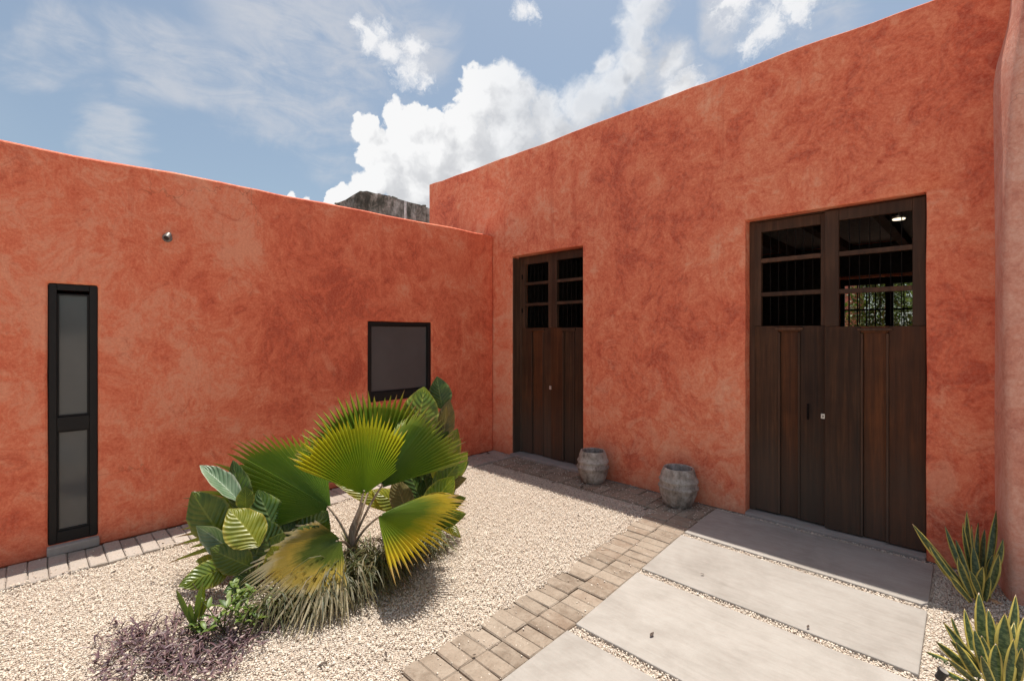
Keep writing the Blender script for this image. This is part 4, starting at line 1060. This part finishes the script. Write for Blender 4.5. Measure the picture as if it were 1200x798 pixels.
def herb(loc, n, L, seed, label, wide=0.022, upright=0.7, stems=6):
    r = random.Random(seed); t = empty("herb_plant", loc, label=label, cat="plant", group="small green plants in the bed")
    bm, uvl = newbm(); sb = bmesh.new()
    for s_ in range(stems):
        a_ = r.uniform(0, 6.28); d = Vector((math.cos(a_), math.sin(a_), 0)); h = L * r.uniform(.5, 1)
        top = d * L * r.uniform(.15, .7) + Vector((0, 0, h)); tube(sb, bez(Vector(), top * .5 + Vector((0, 0, .03)), top, 5), [.004, .0035, .003, .0025, .002], 5, False)
        for k in range(n):
            b_ = top * r.uniform(.45, 1); a2 = k * 2.4 + r.uniform(-.3, .3); d2 = Vector((math.cos(a2), math.sin(a2), upright * r.uniform(.2, 1.3))).normalized(); l = L * r.uniform(.22, .40)
            ribbon(bm, uvl, bez(b_, b_ + d2 * l * .55 + Vector((0, 0, .012)), b_ + d2 * l, 6), [wide * .2, wide * .8, wide, wide * .85, wide * .5, wide * .05], d2.cross(Z).normalized(), 2, 0.35)
    obj("foliage", bm, HERB, t, smooth=180); obj("stem", sb, GSTALK, t)
    return t
herb(gp(262, 742), 6, .20, 5, "leafy light green plant in front of the dry grass, right of the purple plants", .024)
herb(gp(290, 738), 6, .17, 6, "dark rosette of small green leaves beside the dry grass", .02)
herb(gp(276, 722), 6, .18, 12, "dark bushy green plant under the left end of the pale frond", .022, .6, 8)
herb(gp(306, 728), 6, .15, 13, "small green plant between the purple plants and the first dry tuft", .02)
herb(gp(232, 748), 5, .10, 8, "small bright green seedling at the edge of the purple plants", .02)
t = empty("sprout", gp(228, 742), label="upright young plant with three broad folded leaves behind the purple plants", cat="plant")
for (tx, ty, w_) in ((206, 690, .035), (222, 706, .032), (238, 682, .03)):
    B = gp(228, 742) + Vector((0, 0, .01)); T = at(tx, ty, 2.52); bm, uvl = newbm()
    ribbon(bm, uvl, bez(B, B.lerp(T, .5) + Vector((0, 0, .05)), T, 9), [w_ * k for k in (.35, .5, .7, .9, 1, .95, .75, .45, .03)], RT, 4, 0.5)
    prel(obj("leaf", bm, HERB, None, smooth=180), t, t)
t = empty("sprout", gp(238, 720), label="single tall blade leaf plant under the lowest paddle leaf", cat="plant")
for (tx, ty, w_) in ((240, 686, .04), (246, 700, .03)):
    B = gp(234, 728); T = at(tx, ty, 2.62); bm, uvl = newbm()
    ribbon(bm, uvl, bez(B, B.lerp(T, .5) + Vector((0, 0, .03)), T, 9), [w_ * k for k in (.35, .5, .7, .9, 1, .95, .75, .45, .03)], RT, 4, 0.5)
    prel(obj("leaf", bm, BROAD, None, smooth=180), t, t)
# dry twigs behind the groundcover
t = empty("dry_twig", gp(225, 716), label="bare dry twigs sticking up behind the small green plants", cat="twig")
r = random.Random(15); bm = bmesh.new()
for k in range(9):
    b = gp(205 + k * 6, 722 + r.uniform(-8, 6)); e = b + Vector((r.uniform(-.08, .08), r.uniform(-.08, .08), r.uniform(.05, .16)))
    tube(bm, bez(b, b.lerp(e, .5) + Vector((r.uniform(-.02, .02), r.uniform(-.02, .02), 0)), e, 5), [.004, .0035, .003, .0025, .0015], 5)
prel(obj("stem", bm, DEAD, None), t, t)

# ------------------------------------------------------------------ snake plants
def snake(root_pt, leaves, label, seed, wk=0.60, extra=20):
    root = empty("snake_plant", root_pt, label=label, cat="plant", group="snake plants by the return wall")
    r = random.Random(seed)
    leaves = list(leaves); r2 = random.Random(seed + 40); n0 = len(leaves)
    for k in range(extra):
        q = list(r2.choice(leaves[:n0])); dx = r2.uniform(-16, 16); q[0] += dx; q[3] += dx * 1.6 + r2.uniform(-10, 10); q[4] += r2.uniform(10, 40); q[5] += r2.uniform(-.08, .06); q[6] *= .85; q[7] += r2.uniform(-.1, .1); q[8] += r2.uniform(-.6, .6); leaves.append(q)
    for (bx0, by0, bY, tx, ty, tY, w_, bend, tw) in leaves:
        B = at(bx0, by0, bY); T = at(tx, ty, tY); ax = (T - B); L = ax.length
        view = ((B + T) / 2 - CAM).normalized(); side = ax.cross(view).normalized()
        ctl = B.lerp(T, .5) + side * bend * L + Vector((0, 0, .05 * L)); n = 15
        sp = bez(B, ctl, T, n); wd = w_ * wk * (bY + tY) / 2 / FPX * r.uniform(.85, 1.15)
        prof_ = [.55, .66, .76, .85, .92, .97, 1, 1, .98, .93, .84, .70, .50, .27, .03]
        bm, uvl = newbm(); s2_ = Matrix.Rotation(tw, 3, ax.normalized()) @ side
        ribbon(bm, uvl, sp, [wd * k for k in prof_], s2_, 6, 0.32 * r.choice((1, 1, -1)), lambda v, u: 0.10 * math.sin(v * 9 + seed) * u)
        lf = obj("leaf", bm, SNAKE, None, smooth=180)
        md = lf.modifiers.new("thickness", 'SOLIDIFY'); md.thickness = 0.004
        prel(lf, root, root)
    return root
ga = at(1146, 712, 2.78); ga.z = 0
snake(gp(1146, 716), [
    (1132, 690, 2.80, 1069, 614, 2.86, 13, 0.05, 0.3), (1136, 692, 2.85, 1107, 616, 2.98, 12, 0.02, 0.2), (1142, 690, 2.9, 1133, 598, 3.0, 12, 0.03, -0.3),
    (1152, 690, 2.9, 1167, 598, 2.98, 12, -0.04, 0.3), (1152, 692, 2.85, 1175, 631, 2.82, 14, -0.10, 0.2), (1144, 688, 2.95, 1127, 625, 3.02, 11, 0.0, 0.5),
    (1150, 690, 2.95, 1154, 620, 3.02, 11, 0.02, -0.2), (1148, 700, 2.75, 1152, 663, 2.72, 15, 0.06, 0.1), (1154, 700, 2.8, 1170, 648, 2.78, 15, -0.08, 0.2),
    (1136, 698, 2.76, 1094, 655, 2.84, 12, 0.03, 0.2), (1140, 700, 2.74, 1122, 652, 2.80, 14, 0.05, 0.0), (1138, 705, 2.70, 1113, 675, 2.70, 12, 0.04, 0.2),
    (1146, 702, 2.82, 1140, 640, 2.9, 14, -0.02, 0.2), (1140, 694, 2.84, 1120, 632, 2.95, 12, 0.02, 0.0), (1158, 700, 2.85, 1163, 650, 2.9, 12, 0.02, 0.0), (1134, 700, 2.74, 1084, 630, 2.86, 11, 0.08, 0.4), (1146, 694, 2.9, 1146, 612, 3.02, 10, 0.02, 0.6), (1150, 704, 2.72, 1136, 668, 2.74, 13, -0.04, 0.3), (1154, 704, 2.74, 1160, 676, 2.74, 14, 0.03, -0.2),
], "snake plant growing in the shaded corner between the wide door and return wall", 2, 0.54, 4)
snake(gp(1166, 796), [
    (1160, 800, 2.24, 1105, 728, 2.36, 17, 0.05, 0.2), (1172, 795, 2.34, 1190, 696, 2.45, 20, -0.05, 0.3), (1178, 806, 2.22, 1178, 718, 2.30, 24, 0.02, -0.1),
    (1192, 806, 2.22, 1200, 722, 2.32, 24, -0.03, 0.2), (1176, 806, 2.22, 1158, 713, 2.36, 21, 0.03, 0.1), (1158, 790, 2.38, 1147, 694, 2.52, 19, 0.02, 0.2),
    (1168, 812, 2.15, 1167, 754, 2.20, 20, 0.02, 0.2), (1164, 806, 2.20, 1142, 737, 2.30, 20, 0.06, 0.1), (1156, 806, 2.20, 1120, 752, 2.26, 15, 0.08, 0.2),
    (1150, 795, 2.34, 1130, 712, 2.5, 15, 0.05, 0.3), (1190, 800, 2.3, 1210, 712, 2.4, 22, -0.06, 0.2), (1164, 796, 2.32, 1163, 722, 2.4, 15, 0.0, 0.3),
    (1150, 808, 2.18, 1100, 782, 2.22, 12, 0.1, 0.2), (1184, 798, 2.36, 1205, 738, 2.36, 18, -0.1, 0.1), (1180, 816, 2.12, 1188, 748, 2.16, 20, 0.0, 0.1), (1170, 820, 2.08, 1150, 768, 2.12, 16, 0.05, 0.1),
], "sunlit snake plant with yellow leaf margins at the path edge, nearest the camera", 5)

# ------------------------------------------------------------------ garden spotlight and small litter
g0 = gp(1103, 800)
gl = empty("garden_spotlight", g0 + Vector((0, 0, 0.006)), label="small black spotlight on the gravel beside the path slabs", cat="spotlight")
gl.scale = (0.68, 0.68, 0.68)
bm = bmesh.new(); tube(bm, [Vector((0, 0, -.02)), Vector((0, 0, .02))], [.006, .006], 8); obj("stake", bm, BLACK, gl)
bm = bmesh.new(); dd = (RT * 0.25 + Vector((0, 0, .9)) - FW * 0.25).normalized(); c0 = Vector((0, 0, .045))
tube(bm, [c0 - dd * .035, c0 - dd * .03, c0 + dd * .020, c0 + dd * .021, c0 + dd * .038], [.018, .026, .026, .031, .031], 20); obj("lamp_head", bm, BLACK, gl, smooth=40)
bm = bmesh.new(); tube(bm, [c0 + dd * .0375, c0 + dd * .0395], [.025, .025], 20); obj("lens", bm, STEEL, gl)
def litter(name, px, py, size, label, seed, m_=DEAD, z=0.0, cat="leaf", cup=0.4):
    r = random.Random(seed); c = gp(px, py, z) ; a_ = r.uniform(0, 6.28); d = Vector((math.cos(a_), math.sin(a_), 0.12))
    bm, uvl = newbm(); B = -d * size * .5; T = d * size * .5 + Vector((0, 0, size * .10))
    ribbon(bm, uvl, bez(B, Vector((0, 0, size * .16)), T, 7), [size * k for k in (.08, .32, .46, .5, .4, .22, .02)], Vector((-d.y, d.x, .1)), 4, cup)
    o = obj(name, bm, m_, smooth=180); o.location = c + Vector((0, 0, .006)); tag(o, label, cat, "dry leaves lying on the ground"); return o
litter("dry_leaf", 757, 597, .055, "dark curled dry leaf on the ground between the two pots", 1, z=.015)
litter("dry_leaf", 649, 566, .07, "dark curled dry leaf in the shade before the corner door", 2, z=.01)
litter("dry_leaf", 682, 571, .05, "small dry leaf close in front of the corner door pot", 8, z=.01)
litter("dry_leaf", 764, 744, .034, "tiny dark dry leaf on the third slab from the wide door", 3, z=.025)
litter("dry_leaf", 947, 735, .026, "tiny brown dry leaf on the second slab, near its middle", 4, z=.025)
litter("dry_leaf", 823, 673, .026, "tiny brown dry leaf on the second slab near the paver band", 5, z=.025)
litter("dry_leaf", 379, 778, .05, "dark dry leaf on the gravel in front of the palm's shadow", 6)
litter("dry_leaf", 133, 671, .04, "dry leaf on gravel near the pale pavers left of the bed", 7)
litter("dry_leaf", 572, 531, .07, "black dry leaf lying in the corner between the two walls", 9, z=.015)
litter("dry_leaf", 522, 741, .03, "small grey dry leaf on the gravel close to the tan pavers", 10)
litter("dry_leaf", 556, 768, .02, "speck of dry leaf lying on the tan pavers", 14, z=.015)
litter("dry_leaf", 1111, 768, .10, "long pale brown dry leaf on the gravel beside the snake plants", 11, STALK, cup=0.3)
o = litter("dry_leaf", 1166, 705, .075, "curled pale orange dead leaf among the snake plants", 12, simple("orange_dead_leaf", (0.42, 0.24, 0.12), 0.7), cup=0.9)
# darker flecks and twigs in the gravel
r = random.Random(21); bm, uvl = newbm()
for k in range(150):
    x, y = r.uniform(0.45, 2.7), r.uniform(-4.9, -0.5)
    a_ = r.uniform(0, 6.28); d = Vector((math.cos(a_), math.sin(a_), 0)); l = r.uniform(.008, .028); c = Vector((x, y, .010))
    ribbon(bm, uvl, [c - d * l, c + Vector((0, 0, .004)), c + d * l], [.002, l * r.uniform(.15, .6), .001], Vector((-d.y, d.x, 0)), 1)
tag(obj("leaf_litter", bm, DEAD), kind='stuff', label="flecks of dry leaf scattered over the gravel")

# ------------------------------------------------------------------ garden seen through the wide door
gw = plaster_wall("garden_wall", PINK, None, Vector((0, 9.2, 0)), X, -Y, -1.5, 2.72, 3.4, 0.25, step=0.5)
tag(gw, "pink garden wall seen through the bars of the wide door", "wall")
def shrub(loc, R_, Hh, seed, label):
    r = random.Random(seed); t = empty("garden_shrub", loc, label=label, cat="shrub", group="shrubs in the garden beyond the door")
    bm, uvl = newbm(); sb = bmesh.new()
    for k in range(7):
        a_ = r.uniform(0, 6.28); e = Vector((math.cos(a_) * R_ * .6, math.sin(a_) * R_ * .6, Hh * r.uniform(.6, .95)))
        tube(sb, bez(Vector((0, 0, 0)), e * .4 + Vector((0, 0, Hh * .2)), e, 6), [.03, .025, .02, .015, .01, .005], 6, False)
    cl_ = [Vector((r.gauss(0, .5) * R_, r.gauss(0, .5) * R_, Hh * r.uniform(.10, 1))) for _ in range(90)]
    for k in range(7500):
        p = r.choice(cl_) + Vector((r.gauss(0, .13), r.gauss(0, .13), r.gauss(0, .13)))
        d = Vector((r.gauss(0, 1), r.gauss(0, 1), r.gauss(0.1, .6))).normalized(); l = r.uniform(.06, .13)
        ribbon(bm, uvl, [p, p + d * l * .5 + Vector((0, 0, .01)), p + d * l], [.006, l * .45, .004], d.cross(Vector((r.gauss(0, .4), r.gauss(0, .4), 1))).normalized(), 1)
    obj("foliage", bm, DARKLEAF, t); obj("branch", sb, STALK, t)
shrub((3.05, 8.6, 0), 0.7, 3.0, 1, "leafy green shrub beside the pink garden wall")
shrub((4.1, 8.3, 0), 0.8, 2.9, 2, "leafy green shrub behind the dark post of the rear opening")
shrub((5.2, 9.6, 0), 1.1, 3.3, 7, "wide green shrub at the right end of the garden view")
shrub((3.7, 9.8, 0), 1.2, 3.6, 3, "taller green shrub farthest back in the garden")
